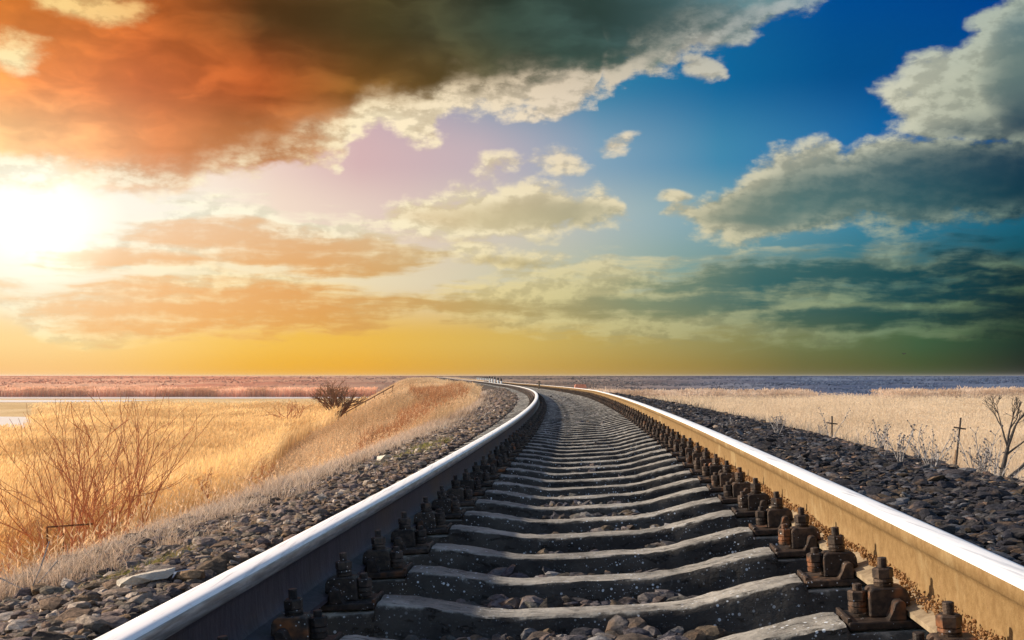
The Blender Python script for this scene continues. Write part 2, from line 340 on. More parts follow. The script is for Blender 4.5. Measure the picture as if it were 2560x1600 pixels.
def f_side(N, b, o):
    c = wcoord(N); st = N.noise(N.v('MULTIPLY', c, (50, 3., 70)), 1.5, 5, .6); f = N.noise(c, 60, 4, .6)
    col = N.mix(N.ss(st, .35, .7), (.30, .29, .30), (.62, .62, .64))
    col = N.mix(N.ss(f, .6, .75, 0., .5), col, (.2, .16, .13))
    P(N, b, col, .38, .55, .6, st, .2, .002)
def f_stone(tones, rough=.95):
    def g(N, b, o):
        r = N.n('ShaderNodeNewGeometry'); c = r.outputs['Position']
        col = N.ramp(r.outputs['Random Per Island'], [(i/len(tones), t) for i, t in enumerate(tones)], 'CONSTANT')
        a = N.noise(N.v('MULTIPLY', c, (1, 1, 2.5)), 38, 6, .68)
        col = N.mix(1., col, N.mix(N.ss(a, .28, .75), (.45, .45, .45), (1.55, 1.5, 1.45)), 'MULTIPLY')
        col = N.mix(N.ss(N.noise(c, 11, 3, .5), .55, .72, 0., .5), col, (.21, .13, .075))
        P(N, b, col, rough, 0, .25, a, 1., .012)
    return g
STONES = [(.15,.115,.10),(.19,.165,.15),(.075,.07,.075),(.15,.115,.09),(.22,.19,.185),(.10,.095,.11),(.26,.24,.22),(.13,.12,.105),(.17,.145,.15),(.09,.075,.06),(.38,.36,.34),(.16,.15,.13),(.20,.15,.10)]
STONES_SHADED = [(.06,.062,.075),(.10,.10,.115),(.045,.048,.06),(.08,.075,.075),(.13,.135,.15),(.055,.055,.07),(.16,.155,.15),(.07,.07,.085),(.11,.10,.105),(.05,.045,.05),(.27,.28,.29),(.09,.085,.08),(.13,.10,.07)]
def f_bed(cols):
    def g(N, b, o):
        c = wcoord(N); a = N.noise(c, 14, 6, .7); h = N.noise(c, .6, 4, .5)
        P(N, b, N.mix(N.ss(h, .4, .6, 0., .6), N.mix(N.ss(a, .35, .7), cols[0], cols[1]), cols[2]), .95, 0, .1, a, 1., .03)
    return g
def f_ramp2(stem, tip, var=.35, trans=0., patch=(.80, .70, .60)):
    def g(N, b, o):
        a = N.n('ShaderNodeAttribute', attribute_name='tint').outputs['Fac']
        r = N.n('ShaderNodeNewGeometry').outputs['Random Per Island']
        col = N.mix(a, stem, tip)
        pn = N.noise(N.v('MULTIPLY', wcoord(N), (1, .45, .3)), .16, 4, .6)
        col = N.mix(1., col, N.mix(N.ss(pn, .34, .64), patch, (1.12, 1.12, 1.12)), 'MULTIPLY')
        col = N.mix(1., col, N.mix(r, (1-var,)*3, (1+var,)*3), 'MULTIPLY')
        P(N, b, col, .85, 0, .15)
        if trans:
            t = N.n('ShaderNodeBsdfTranslucent'); N.put(t.inputs[0], col); mx = N.n('ShaderNodeMixShader'); mx.inputs[0].default_value = trans
            N.link(b.outputs[0], mx.inputs[1]); N.link(t.outputs[0], mx.inputs[2]); N.link(mx.outputs[0], o.inputs[0])
    return g
def f_plain(c1, c2, sc=8, rough=.9, metal=0., bs=.5, bd=.01):
    def g(N, b, o):
        a = N.noise(ocoord(N), sc, 5, .6); P(N, b, N.mix(N.ss(a, .3, .7), c1, c2), rough, metal, .3, a, bs, bd)
    return g
def f_marsh(N, b, o):
    c = wcoord(N); h = N.noise(N.v('MULTIPLY', c, (1, .35, 1)), .08, 5, .6); a = N.noise(c, 3., 5, .7)
    sx = N.n('ShaderNodeSeparateXYZ'); N.link(c, sx.inputs[0])
    w = N.ss(sx.outputs[0], -14, 16)
    gold = N.mix(N.ss(h, .38, .62), (.68, .45, .20), (.86, .62, .32)); pale = N.mix(N.ss(h, .38, .62), (.60, .48, .34), (.72, .59, .43))  # gold-to-pale shift paints the warm cast of light from the left
    col = N.mix(w, gold, pale)
    P(N, b, N.mix(N.ss(a, .35, .65, 0., .35), col, (.30, .17, .07)), .95, 0, .1, a, 1., .15)
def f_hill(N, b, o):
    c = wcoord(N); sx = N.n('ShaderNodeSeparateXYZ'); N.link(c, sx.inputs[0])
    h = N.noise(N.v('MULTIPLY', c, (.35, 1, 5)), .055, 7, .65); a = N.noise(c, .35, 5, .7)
    west = N.mix(N.ss(h, .36, .62), (.62, .22, .12), (.80, .42, .25)); east = N.mix(N.ss(h, .36, .62), (.040, .070, .150), (.13, .17, .25))  # west paints warm glow and east blue haze into the ground colour
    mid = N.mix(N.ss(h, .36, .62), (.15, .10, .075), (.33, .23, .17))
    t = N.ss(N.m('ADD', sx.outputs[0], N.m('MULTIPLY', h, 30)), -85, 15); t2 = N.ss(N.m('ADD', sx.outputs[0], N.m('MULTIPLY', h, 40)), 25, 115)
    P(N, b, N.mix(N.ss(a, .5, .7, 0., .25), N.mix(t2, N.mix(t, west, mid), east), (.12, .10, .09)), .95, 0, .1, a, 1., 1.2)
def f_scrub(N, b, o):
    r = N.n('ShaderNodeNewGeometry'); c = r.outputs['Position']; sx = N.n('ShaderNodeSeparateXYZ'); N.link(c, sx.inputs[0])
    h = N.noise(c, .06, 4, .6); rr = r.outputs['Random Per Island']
    west = N.mix(rr, (.50, .18, .10), (.76, .40, .24)); mid = N.mix(rr, (.11, .085, .07), (.27, .21, .17)); east = N.mix(rr, (.030, .058, .125), (.10, .14, .22))  # same warm glow and blue haze tints painted into the scrub
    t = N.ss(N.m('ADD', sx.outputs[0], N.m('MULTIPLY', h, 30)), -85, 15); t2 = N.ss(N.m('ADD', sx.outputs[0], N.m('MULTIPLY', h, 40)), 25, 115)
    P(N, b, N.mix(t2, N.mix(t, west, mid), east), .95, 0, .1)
def f_water(N, b, o):
    c = wcoord(N); a = N.noise(N.v('MULTIPLY', c, (.3, 1, 1)), 1.2, 3, .5)
    P(N, b, (.80, .78, .74), .32, .0, .9, a, .1, .02)  # whitish base colour paints the sun glitter on the water
def f_mud(N, b, o):
    c = wcoord(N); a = N.noise(c, 120, 4, .7); r = N.n('ShaderNodeNewGeometry').outputs['Random Per Island']
    P(N, b, N.mix(N.ss(a, .35, .7), N.mix(r, (.16, .075, .028), (.30, .16, .065)), (.36, .21, .10)), .95, 0, .1, a, .8, .004)
STONES = [(r*1.12, g*.98, b*.86) for r, g, b in STONES]; STONES_SHADED = [tuple(v*.43*(1.08 if i == 2 else 1) for i, v in enumerate(c)) for c in STONES_SHADED]; STONES_CRIB = [(r*.56, g*.66, b*.80) for r, g, b in STONES]  # right ballast tones darkened to paint in the shadow beside the rail
M = {k: material(n, f) for k, n, f in (
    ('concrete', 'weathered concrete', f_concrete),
    ('iron', 'rusty iron', f_rust((.026, .019, .016), (.095, .062, .042), 55, .05)),
    ('iron2', 'greyer iron', f_rust((.030, .026, .026), (.10, .075, .06), 55, .10)),  # greyer base with more pale spots than the right-hand iron
    ('web', 'rusted rail steel', f_web), ('web_shaded', 'shade-toned rail steel', f_web_shaded), ('sky_white', 'sky-white rail top', f_sky_white), ('side', 'rubbed steel', f_side),
    ('stone', 'crushed stone', f_stone(STONES)), ('stonec', 'crib stone', f_stone(STONES_CRIB)), ('stone_shaded', 'shade-toned crushed stone', f_stone(STONES_SHADED)),
    ('foot', 'dusty steel foot', f_plain((.19, .14, .085), (.36, .28, .18), 25, .85, 0, .4, .003)),
    ('bed', 'ballast bed', f_bed([(.05, .042, .036), (.13, .11, .095), (.10, .075, .055)])),
    ('soil', 'embankment soil and litter', f_bed([(.34, .20, .10), (.52, .34, .18), (.40, .20, .09)])),
    ('marsh', 'marsh ground', f_marsh), ('hill', 'hillside', f_hill), ('scrub', 'scrub', f_scrub), ('water', 'glitter-white water', f_water), ('mud', 'dried mud', f_mud),
    ('reedw', 'golden reed', f_ramp2((.62, .42, .20), (.92, .72, .40), .22, .35)),  # gold takes in the warm light cast over the left field
    ('reede', 'pale reed', f_ramp2((.58, .47, .34), (.78, .66, .50), .10, .35, (.93, .90, .86))),
    ('reedf', 'far reed', f_ramp2((.74, .40, .26), (.92, .64, .46), .18, .4)),
    ('reedfe', 'far pale reed', f_ramp2((.50, .42, .34), (.78, .66, .54), .2, .3)),
    ('grassp', 'frosted dry grass', f_ramp2((.34, .25, .19), (.84, .70, .56), .42, .3)),
    ('grassg', 'dry slope grass', f_ramp2((.44, .31, .18), (.84, .66, .43), .34, .3, (.74, .66, .58))),
    ('grassr', 'rust red grass', f_ramp2((.28, .12, .055), (.56, .30, .15), .35, .3)),
    ('grasse', 'grey dry grass', f_ramp2((.17, .145, .125), (.46, .39, .31), .40, .3)),
    ('moss', 'yellow green grass', f_ramp2((.16, .16, .04), (.38, .36, .08), .3, .3)),
    ('barkr', 'red willow bark', f_plain((.42, .15, .06), (.60, .27, .12), 20)),
    ('barkb', 'brown bark', f_plain((.10, .045, .02), (.22, .10, .045), 20)),
    ('barkw', 'warm brown bark', f_plain((.15, .065, .03), (.30, .15, .07), 20)),
    ('barkd', 'dark bark', f_plain((.035, .03, .028), (.10, .085, .075), 20)),
    ('weed', 'bleached weed stalk', f_plain((.24, .21, .19), (.46, .42, .40), 30)),
    ('seed', 'dark seed head', f_plain((.09, .075, .07), (.26, .23, .22), 30)),
    ('wood', 'old wood', f_plain((.14, .085, .05), (.32, .22, .13), 14)),
    ('woodd', 'dark old wood', f_plain((.05, .04, .035), (.12, .09, .07), 14)),
    ('white', 'white paint', f_plain((.72, .72, .70), (.84, .84, .82), 6)), ('black', 'black paint', f_plain((.02, .02, .02), (.05, .05, .05), 6)),
    ('roof', 'orange roof sheet', f_plain((.50, .17, .10), (.66, .27, .17), 3)), ('wall', 'grey render', f_plain((.30, .28, .26), (.42, .40, .37), 3)),
    ('dark', 'dark opening', f_plain((.02, .02, .02), (.03, .03, .03), 3)),
)}

# ================================================================ the line of the track
KS = np.array([0, 12, 30, 60, 100, 150, 220, 330.])
KK = np.array([.00204, .00207, .0017, .00087, .00104, .00042, -.00046, 0])
KH = np.array([.40137, .42586, .43722, .54463, .63274, .54238, .24546, .20])
KC = np.array([.0633, .0633, .0626, .0364, .0211, .0164, .0171, .0171])
DS = .25; SS = np.arange(-4, 330, DS)
_th = .07513-np.cumsum(np.interp(SS, KS, KK))*DS; _i0 = int(round(4/DS)); TH = _th-_th[_i0]+.07513
CX = np.cumsum(np.sin(TH))*DS; CY = np.cumsum(np.cos(TH))*DS
CX = CX-CX[_i0]+.12213; CY = CY-CY[_i0]+2.3
def cl(s): return [np.interp(s, SS, a) for a in (CX, CY, TH)]+[np.interp(s, KS, KH), np.interp(s, KS, KC)]
def TP(s, lat, up):                         # point of the track: arc length, offset to the right, height over the rail tops
    x, y, th, h, c = cl(s)
    q = lat-up*c
    return np.stack(np.broadcast_arrays(x+np.cos(th)*q, y-np.sin(th)*q, CAMZ-h+lat*c+up), -1)
HALF = .797; SP = .545; S0 = .5
# cross sections: (offset, height over the rail tops), close by and far off
LN = [(-30, -5.6), (-15, -4.5), (-9, -3.0), (-6, -2.0), (-4.1, -1.0), (-3.3, -.54), (-2.3, -.41), (-1.75, -.27), (-1.40, -.25)]
LF = [(-30, -5.6), (-18, -4.9), (-15, -3.8), (-9.5, -.95), (-8, -.45), (-5, -.36), (-3, -.42), (-1.8, -.26), (-1.40, -.25)]
RN = [(1.40, -.25), (1.9, -.27), (2.6, -.42), (3.1, -.70), (4.2, -1.35), (6.5, -2.45), (9, -3.2), (14, -4.6), (30, -6)]
def prof(s, lat):
    w = np.clip((s-28)/50, 0, 1); w = w*w*(3-2*w)
    cr = -.375
    def f(L, R): return np.interp(lat, [p[0] for p in L]+[-1.38, 1.38]+[p[0] for p in R], [p[1] for p in L]+[cr, cr]+[p[1] for p in R])
    return f(LN, RN)*(1-w)+f(LF, RN)*w
_cs = SS[::4]; _cx, _cy, _ct = CX[::4], CY[::4], TH[::4]
def slat(x, y):
    x = np.atleast_1d(x); y = np.atleast_1d(y); s = np.empty(len(x)); l = np.empty(len(x))
    for a in range(0, len(x), 20000):
        X = x[a:a+20000, None]; Y = y[a:a+20000, None]
        i = np.argmin((X-_cx)**2+(Y-_cy)**2, 1); dx = X[:, 0]-_cx[i]; dy = Y[:, 0]-_cy[i]; t = _ct[i]
        s[a:a+20000] = _cs[i]+dx*np.sin(t)+dy*np.cos(t); l[a:a+20000] = dx*np.cos(t)-dy*np.sin(t)
    return s, l
def ground(x, y):
    s, l = slat(x, y); z = TP(s, l, prof(s, l))[..., 2]
    return np.maximum(z, 0.), s, l
def at(px, py, z):                          # a point of the photograph at a given distance
    return np.array([(px-1280)/FPX*z, z, CAMZ-(py-940)/FPX*z])

# ================================================================ the ground
sg = np.concatenate([np.arange(-4, 30, .25), np.arange(30, 90, .6), np.arange(90, 326, 2.)])
lg = np.concatenate([-np.array([30, 26, 22, 18, 16, 14, 12, 10.5, 9, 8]), np.arange(-7, -1.5, .2), np.array([-1.45, -1.40, -1.38, -1.1, -.6, 0, .6, 1.1, 1.38, 1.40, 1.45]), np.arange(1.6, 7, .2), np.array([7.5, 8.5, 9.5, 11, 13, 16, 20, 25, 30])])
Sg, Lg = np.meshgrid(sg, lg, indexing='ij')
def vnoise(x, y, f, seed=0):
    r = np.random.default_rng(seed); n = 0
    for k in range(5):
        a = r.uniform(0, 6.28, 3); n = n+np.sin(x*f*math.cos(a[0])*(1.7**k)+y*f*math.sin(a[0])*(1.7**k)+a[1]+1.3*np.sin(y*f*.7*(1.6**k)+a[2]))/(1.25**k)
    return n/3
up = prof(Sg, Lg)+np.where(abs(Lg) > 1.5, .018, .006)*vnoise(Sg, Lg, 3.)+np.where(abs(Lg) > 3.5, .10, 0)*vnoise(Sg, Lg, .5, 3)
V = TP(Sg, Lg, up); V[..., 2] = np.where(abs(Lg) > 25, np.minimum(V[..., 2], -.25), V[..., 2])
ni, nj = Sg.shape; I = np.arange(ni*nj).reshape(ni, nj)
F = np.stack([I[:-1, :-1], I[:-1, 1:], I[1:, 1:], I[1:, :-1]], -1).reshape(-1, 4)
lc = (Lg[:-1, :-1]+Lg[1:, 1:])/2
me = npmesh('embankment', V.reshape(-1, 3), F, (M['bed'], M['soil']), ((lc < -2.7) | (lc > 3.2)).ravel(), True)
tag(link('embankment', me), 'long curved earth embankment carrying the single railway track across the marsh', 'embankment', kind='structure')
# one sheet of marsh out to the horizon
me = npmesh('marsh_ground', [(-3000, -600, 0), (3000, -600, 0), (3000, 3000, 0), (-3000, 3000, 0)], [(0, 1, 2, 3)], (M['marsh'],))
tag(link('marsh_ground', me), 'flat golden marsh ground spreading to the foot of the far rise', 'ground', kind='structure')
def blob_plane(name, x0, x1, y0, y1, z, m, seed, wob=.18):
    r = np.random.default_rng(seed); n = 120; t = np.arange(n)*2*np.pi/n
    rr = 1+sum(wob/(k+1)*np.sin((k+2)*t+r.uniform(0, 6.28)) for k in range(6))*.6
    cs, sn = np.cos(t), np.sin(t); q = 1/np.maximum(abs(cs), abs(sn))**.7
    X = (x0+x1)/2+(x1-x0)/2*cs*q*rr; Y = (y0+y1)/2+(y1-y0)/2*sn*np.clip(q*rr, .7, 1.15)
    V = np.concatenate([[((x0+x1)/2, (y0+y1)/2, z)], np.stack([X, Y, np.full(n, z)], 1)])
    i = np.arange(n); F = np.stack([np.zeros(n, int), 1+i, 1+(i+1) % n], 1)
    return link(name, npmesh(name, V, F, (m,)))
tag(blob_plane('river_water', -200, -72, 226, 250, .03, M['water'], 9, .10), 'short bright backwater in front of the river at the far left', 'water', kind='structure')
tag(blob_plane('river_water', -420, -24, 262, 288, .03, M['water'], 3, .05), 'bright strip of river water along the foot of the western rise', 'water', kind='structure')
tag(blob_plane('pond_water', -170, -42, 80, 148, .03, M['water'], 5, .10), 'bright pond among the golden reeds at the left edge', 'water', kind='structure')
# the rise on the horizon: its crest is level with the eye
xs = np.concatenate([np.arange(-3000, -260, 20), np.arange(-260, 320, 1.5), np.arange(320, 3001, 20)]); ys = np.concatenate([np.arange(296, 400, 2.5), np.array([410, 450, 600, 1200, 3000])])
X, Y = np.meshgrid(xs, ys, indexing='ij')
t = np.clip((Y-300-6*np.sin(X*.02))/88, 0, 1)
Z = 5.05*(t**.75)+.35*vnoise(X, Y*1.6, .09, 5)*np.sin(np.pi*t)+.22*vnoise(X, Y*2, .33, 6)*np.sin(np.pi*t)
Z = np.where(t >= 1, 5.02+.05*vnoise(X, Y, .05, 8), Z)-np.where(t <= 0, .3, 0)
ni, nj = X.shape; I = np.arange(ni*nj).reshape(ni, nj)
F = np.stack([I[:-1, :-1], I[1:, :-1], I[1:, 1:], I[:-1, 1:]], -1).reshape(-1, 4)
tag(link('hills', npmesh('hills', np.stack([X, Y, Z], -1).reshape(-1, 3), F, (M['hill'],), None, True)), 'low level rise along the horizon, tinted by warm glow left, by blue haze right', 'hills', kind='structure')

# ================================================================ rails
HEADP = [(-.0255, -.045), (-.036, -.036), (-.0375, -.020), (-.0365, -.009), (-.031, -.003), (-.020, -.0006), (0, 0), (.020, -.0006), (.031, -.003), (.0365, -.009), (.0375, -.020), (.036, -.036), (.0255, -.045)]
BODYP = [(.0255, -.045), (.013, -.052), (.0095, -.064), (.009, -.105), (.011, -.140), (.018, -.152), (.040, -.159), (.075, -.168), (.075, -.180), (-.075, -.180), (-.075, -.168), (-.040, -.159), (-.018, -.152), (-.011, -.140), (-.009, -.105), (-.0095, -.064), (-.013, -.052), (-.0255, -.045)]
ssr = np.concatenate([np.arange(-3.5, 40, .2), np.arange(40, 326, .5)])
def sweep(profile, lat, closed):
    pr = np.array(profile); a, b = np.meshgrid(ssr, np.arange(len(pr)), indexing='ij')
    V = TP(a.ravel(), lat+pr[b.ravel(), 0], pr[b.ravel(), 1]); n, k = len(ssr), len(pr)
    I = np.arange(n*k).reshape(n, k); J = np.roll(I, -1, 1) if closed else I[:, 1:]; A = I if closed else I[:, :-1]
    return V, np.stack([A[:-1], J[:-1], J[1:], A[1:]], -1).reshape(-1, 4), (k if closed else k-1)
rails = []
for sg_, lab, web in ((-1, 'inner rail on the left, sky-white painted top over a web painted in shade', 'web_shaded'), (1, 'outer rail on the right, sky-white painted top over a golden web caked with mud', 'web')):
    root = empty('rail', TP(0., sg_*HALF, 0.).tolist()); tag(root, lab, 'rail', 'rails of the curving track')
    def local(V): return V-np.array(root.location)
    V, F, k = sweep(HEADP, sg_*HALF, False)
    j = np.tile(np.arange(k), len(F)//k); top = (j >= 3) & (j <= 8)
    hd = link('rail_head', npmesh('rail_head', local(V), F[:, ::-1], (M['sky_white'], M['side'] if sg_ < 0 else M['web']), (~top).astype(int), True), root)
    hd['label'] = 'polished rail head'
    V, F, k = sweep(BODYP, sg_*HALF, False)
    j = np.tile(np.arange(k), len(F)//k); foot = (j >= 6) & (j <= 10)
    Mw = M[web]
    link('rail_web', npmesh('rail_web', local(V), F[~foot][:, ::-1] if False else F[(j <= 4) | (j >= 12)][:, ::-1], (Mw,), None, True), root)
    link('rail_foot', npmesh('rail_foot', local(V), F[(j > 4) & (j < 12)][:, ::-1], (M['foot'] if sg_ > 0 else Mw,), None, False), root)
    rails.append(root)
# dried mud along the web of the right rail
n = 9500; s = rng.uniform(-2.5, 26, n)**1.0; s = np.where(rng.random(n) < .55, rng.uniform(-2.5, 7, n), s)
w = .014+.009*np.sin(s*5.1)+.007*np.sin(s*13.7+1)+.004*np.sin(s*41)
ico = bmesh.new(); bmesh.ops.create_icosphere(ico, subdivisions=1, radius=1); ICO1 = np.array([v.co[:] for v in ico.verts]); ICO1F = np.array([[v.index for v in f.verts] for f in ico.faces]); ico.free()
ico = bmesh.new(); bmesh.ops.create_icosphere(ico, subdivisions=2, radius=1); ICO2 = np.array([v.co[:] for v in ico.verts]); ICO2F = np.array([[v.index for v in f.verts] for f in ico.faces]); ico.free()
def rotm(yaw, tilt, dirn):
    cy, sy, ct, st, cd, sd = np.cos(yaw), np.sin(yaw), np.cos(tilt), np.sin(tilt), np.cos(dirn), np.sin(dirn)
    Z = np.zeros_like(yaw); O = Z+1
    R1 = np.stack([cy, -sy, Z, sy, cy, Z, Z, Z, O], -1).reshape(-1, 3, 3)
    A = np.stack([cd, -sd, Z, sd, cd, Z, Z, Z, O], -1).reshape(-1, 3, 3); B = np.stack([O, Z, Z, Z, ct, -st, Z, st, ct], -1).reshape(-1, 3, 3)
    return A@B@np.swapaxes(A, 1, 2)@R1
def rocks(pos, size, hi=True, flat=.55, tilt=.5, nvar=24, seed=1, elong=1.35):
    r = np.random.default_rng(seed); B, BF = (ICO2, ICO2F) if hi else (ICO1, ICO1F)
    Vs = []
    for k in range(nvar):
        nn = r.normal(size=(11, 3)); nn /= np.linalg.norm(nn, axis=1, keepdims=True); d = r.uniform(.55, 1., 11)
        dt = B@nn.T; rr = np.where(dt > .05, d/np.maximum(dt, .05), 9).min(1); rr = np.minimum(rr, 1.25)
        v = B*rr[:, None]*np.array([elong*r.uniform(.8, 1.2), r.uniform(.75, 1.1), flat*r.uniform(.75, 1.4)]); Vs.append(v)
    Vs = np.array(Vs); n = len(pos); var = r.integers(0, nvar, n)
    R = rotm(r.uniform(0, 6.28, n), r.uniform(-tilt, tilt, n)+r.normal(0, tilt*.4, n), r.uniform(0, 6.28, n))
    V = np.einsum('nij,nvj->nvi', R, Vs[var])*np.asarray(size)[:, None, None]+np.asarray(pos)[:, None]
    F = (BF[None]+(np.arange(n)*len(B))[:, None, None]).reshape(-1, 3)
    return V.reshape(-1, 3), F
hz = rng.random(n)
pos = TP(s, HALF-.011-rng.random(n)*np.maximum(w, .004)*1.9-.004*hz, -.160+.034*hz*(.4+.6*rng.random(n)))
V, F = rocks(pos, rng.uniform(.0022, .0050, n)*(1+np.clip(s, 0, 20)*.05), False, 1., 1.5, 12, 4, 1.)
link('mud_crust', npmesh('mud_crust', V-np.array(rails[1].location), F, (M['mud'],)), rails[1])

# ================================================================ sleepers and fastenings
def beam_mesh(seed, name='concrete_beam'):
    r = np.random.default_rng(seed)
    st = np.concatenate([np.linspace(-1.35, -1.014, 6), (-1.003,), np.linspace(-.95, -.65, 4), (-.593,), np.linspace(-.583, -.2, 14), np.linspace(-.16, .16, 8), np.linspace(.2, .583, 14), (.593,), np.linspace(.65, .95, 4), (1.003,), np.linspace(1.014, 1.35, 6)])
    zt = np.interp(abs(st), [0, .20, .28, .38, .47, .55, .583, .592, 1.004, 1.012, 1.12, 1.35], [-.250, -.250, -.243, -.222, -.203, -.191, -.1895, -.2115, -.2115, -.192, -.205, -.235])
    wd = np.interp(abs(st), [0, .3, .6, 1.35], [.80, .84, 1., 1.02])
    sec = [(-.150, -.43), (-.116, -.15), (-.094, -.060), (-.084, -.020), (-.080, -.007), (-.073, -.001), (-.05, 0), (-.017, .0005), (.017, .0005), (.05, 0), (.073, -.001), (.080, -.007), (.084, -.020), (.094, -.060), (.116, -.15), (.150, -.43)]
    V = []
    for x, z, w in zip(st, zt, wd):
        for i, (y, dz) in enumerate(sec):
            zz = z+dz if dz > -.3 else -.44
            e = .0 if dz < -.3 else .0035
            V.append((x+r.normal(0, .0006), y*w+r.normal(0, e*.5), zz+r.normal(0, e*.35)))
    k = len(sec); n = len(st); I = np.arange(n*k).reshape(n, k)
    F = [tuple(f) for f in np.stack([I[:-1, :-1], I[1:, :-1], I[1:, 1:], I[:-1, 1:]], -1).reshape(-1, 4)]
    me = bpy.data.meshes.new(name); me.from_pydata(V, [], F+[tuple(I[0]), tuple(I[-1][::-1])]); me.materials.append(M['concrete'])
    for p in me.polygons: p.use_smooth = len(p.vertices) == 4
    me.set_sharp_from_angle(angle=.75)
    return me
beams = [beam_mesh(k) for k in range(5)]
# one rail seat; x runs from the rail's axis away from it, mirrored for the other side
def seat_parts(sgn, iron):
    a, b = (0, 1)
    m = MB(); m.box(-.207, .207, -.073, .073, -.206, -.187, .004)
    for sx in (-1, 1):
        for y0, y1 in ((-.072, -.032), (.032, .072)):
            x0, x1 = sorted((sx*.081, sx*.101))
            m.poly_y([(sx*.079, -.188), (sx*.079, -.151), (sx*.084, -.144), (sx*.096, -.144), (sx*.103, -.150), (sx*.107, -.172), (sx*.114, -.184), (sx*.122, -.188)], y0, y1, .003)
    m.box(-.2085, -.199, -.066, .070, -.207, -.179, .002); m.box(.199, .2085, -.070, .066, -.207, -.179, .002)
    out = {'base_plate': m.mesh('base_plate', iron)}
    def clip(sx):
        m = MB(); X = [(.058, -.1635), (.060, -.140), (.066, -.126), (.075, -.121), (.139, -.121), (.147, -.126), (.150, -.137), (.151, -.187), (.106, -.187), (.104, -.150), (.082, -.148), (.079, -.1635)]
        m.poly_y([(sx*x, z) for x, z in X], -.030, .030, .004); return m.mesh('rail_clip', iron, rough=.0006)
    def bolt(sx, x, z0, zn, zt, rn):        # washer coils, nut, threaded end
        m = MB(); h = (zn-.024)-z0
        m.lathe(sx*x, 0, [(z0-.004, .012), (z0, .0215), (z0+h*.40, .0225), (z0+h*.46, .0185), (z0+h*.54, .0185), (z0+h*.60, .0225), (z0+h*.96, .0215), (z0+h, .014)], 18)
        b0 = zn-.024
        m.cyl(sx*x, 0, b0+.0015, zn-.003, rn, None, 6, .35); m.cyl(sx*x, 0, zn-.003, zn, rn, rn*.84, 6, .35)
        pr = [(zn-.002, .0105)]; z = zn
        while z < zt-.003: pr += [(z, .0098), (z+.0012, .0110)]; z += .0026
        pr += [(zt-.001, .0104), (zt, .0085)]; m.lathe(sx*x, 0, pr, 12)
        return m.mesh('bolt', iron)
    for sx, q in ((-1, 'a'), (1, 'b')):
        out['rail_clip_'+q] = clip(sx); out['clip_bolt_'+q] = bolt(sx, .1106, -.121, -.080, -.057, .0235); out['anchor_bolt_'+q] = bolt(sx, .168, -.176, -.127, -.112, .0225)
    return out
SEAT = {-1: seat_parts(-1, M['iron2']), 1: seat_parts(1, M['iron'])}
def merged_seat(sgn):
    b = bmesh.new()
    for k, me in SEAT[sgn].items(): b.from_mesh(me)
    bmesh.ops.dissolve_limit(b, angle_limit=.35, verts=b.verts, edges=b.edges)
    me = bpy.data.meshes.new('rail_fastening'); b.to_mesh(me); b.free(); me.materials.append(M['iron2' if sgn < 0 else 'iron']); return me
SEATM = {k: merged_seat(k) for k in (-1, 1)}
def frame(s):
    x, y, th, h, c = [float(v) for v in cl(s)]
    X = Vector((math.cos(th), -math.sin(th), c)).normalized(); Y = Vector((math.sin(th), math.cos(th), 0)); Z = X.cross(Y).normalized()
    p = TP(s, 0., 0.)
    return Matrix(((X.x, Y.x, Z.x, p[0]), (X.y, Y.y, Z.y, p[1]), (X.z, Y.z, Z.z, p[2]), (0, 0, 0, 1)))
ORD = ['nearest', 'second', 'third', 'fourth', 'fifth', 'sixth', 'seventh', 'eighth', 'ninth', 'tenth', 'eleventh', 'twelfth', 'thirteenth', 'fourteenth', 'fifteenth', 'sixteenth']
def sleeper_label(i):
    k = i-1
    if k == 0: return 'cropped concrete sleeper below the lower edge, only its bolts by the right rail showing'
    if k == 1: return 'nearest whole concrete sleeper, paint spotted, lying along the bottom edge'
    if k <= 15: return f'{ORD[k-1]} concrete sleeper counting up from the bottom edge, top painted lit, front painted shaded'
    if s_of(i) < 25: return 'concrete sleeper in the tightly foreshortened rows before the bend'
    if s_of(i) < 70: return 'faint concrete sleeper in the grey stretch inside the bend'
    return 'tiny concrete sleeper on the far golden stretch beyond the bend'
def s_of(i): return S0+(i-2)*SP
proto = None; NAMES = {'base_plate': 'base_plate'}
GR = 'concrete sleepers of the track'
imax = int((150-S0)/SP)
for i in range(1, imax):
    s = s_of(i); det = s < 62
    root = empty('railway_sleeper'); mt = frame(s+random.uniform(-.012, .012))
    root.matrix_world = mt @ Matrix.Rotation(random.uniform(-.006, .006), 4, 'Z')
    tag(root, sleeper_label(i), 'sleeper', GR if i <= 16 else GR+(' before the bend' if s < 25 else ' inside the bend' if s < 70 else ' beyond the bend'))
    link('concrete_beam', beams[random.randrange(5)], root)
    for sd in (-1, 1):
        if det:
            pl = link('base_plate', SEAT[sd]['base_plate'], root); pl.location = (sd*HALF, 0, 0)
            for k, me in SEAT[sd].items():
                if k == 'base_plate': continue
                if s > 22 and (k.endswith('b') if sd < 0 else k.endswith('b')) and sd > 0: continue
                c = link(k[:-2], me, pl)
                if 'bolt' in k:
                    x = math.copysign(.1106 if 'clip' in k else .168, -1 if k.endswith('a') else 1)
                    a = random.uniform(0, 1.); c.matrix_local = Matrix.Translation((x, 0, 0)) @ Matrix.Rotation(a, 4, 'Z') @ Matrix.Rotation(random.uniform(-.03, .03), 4, 'X') @ Matrix.Translation((-x, 0, random.uniform(-.004, .004)))
        else:
            c = link('rail_fastening', SEATM[sd], root); c.location = (sd*HALF, 0, 0)
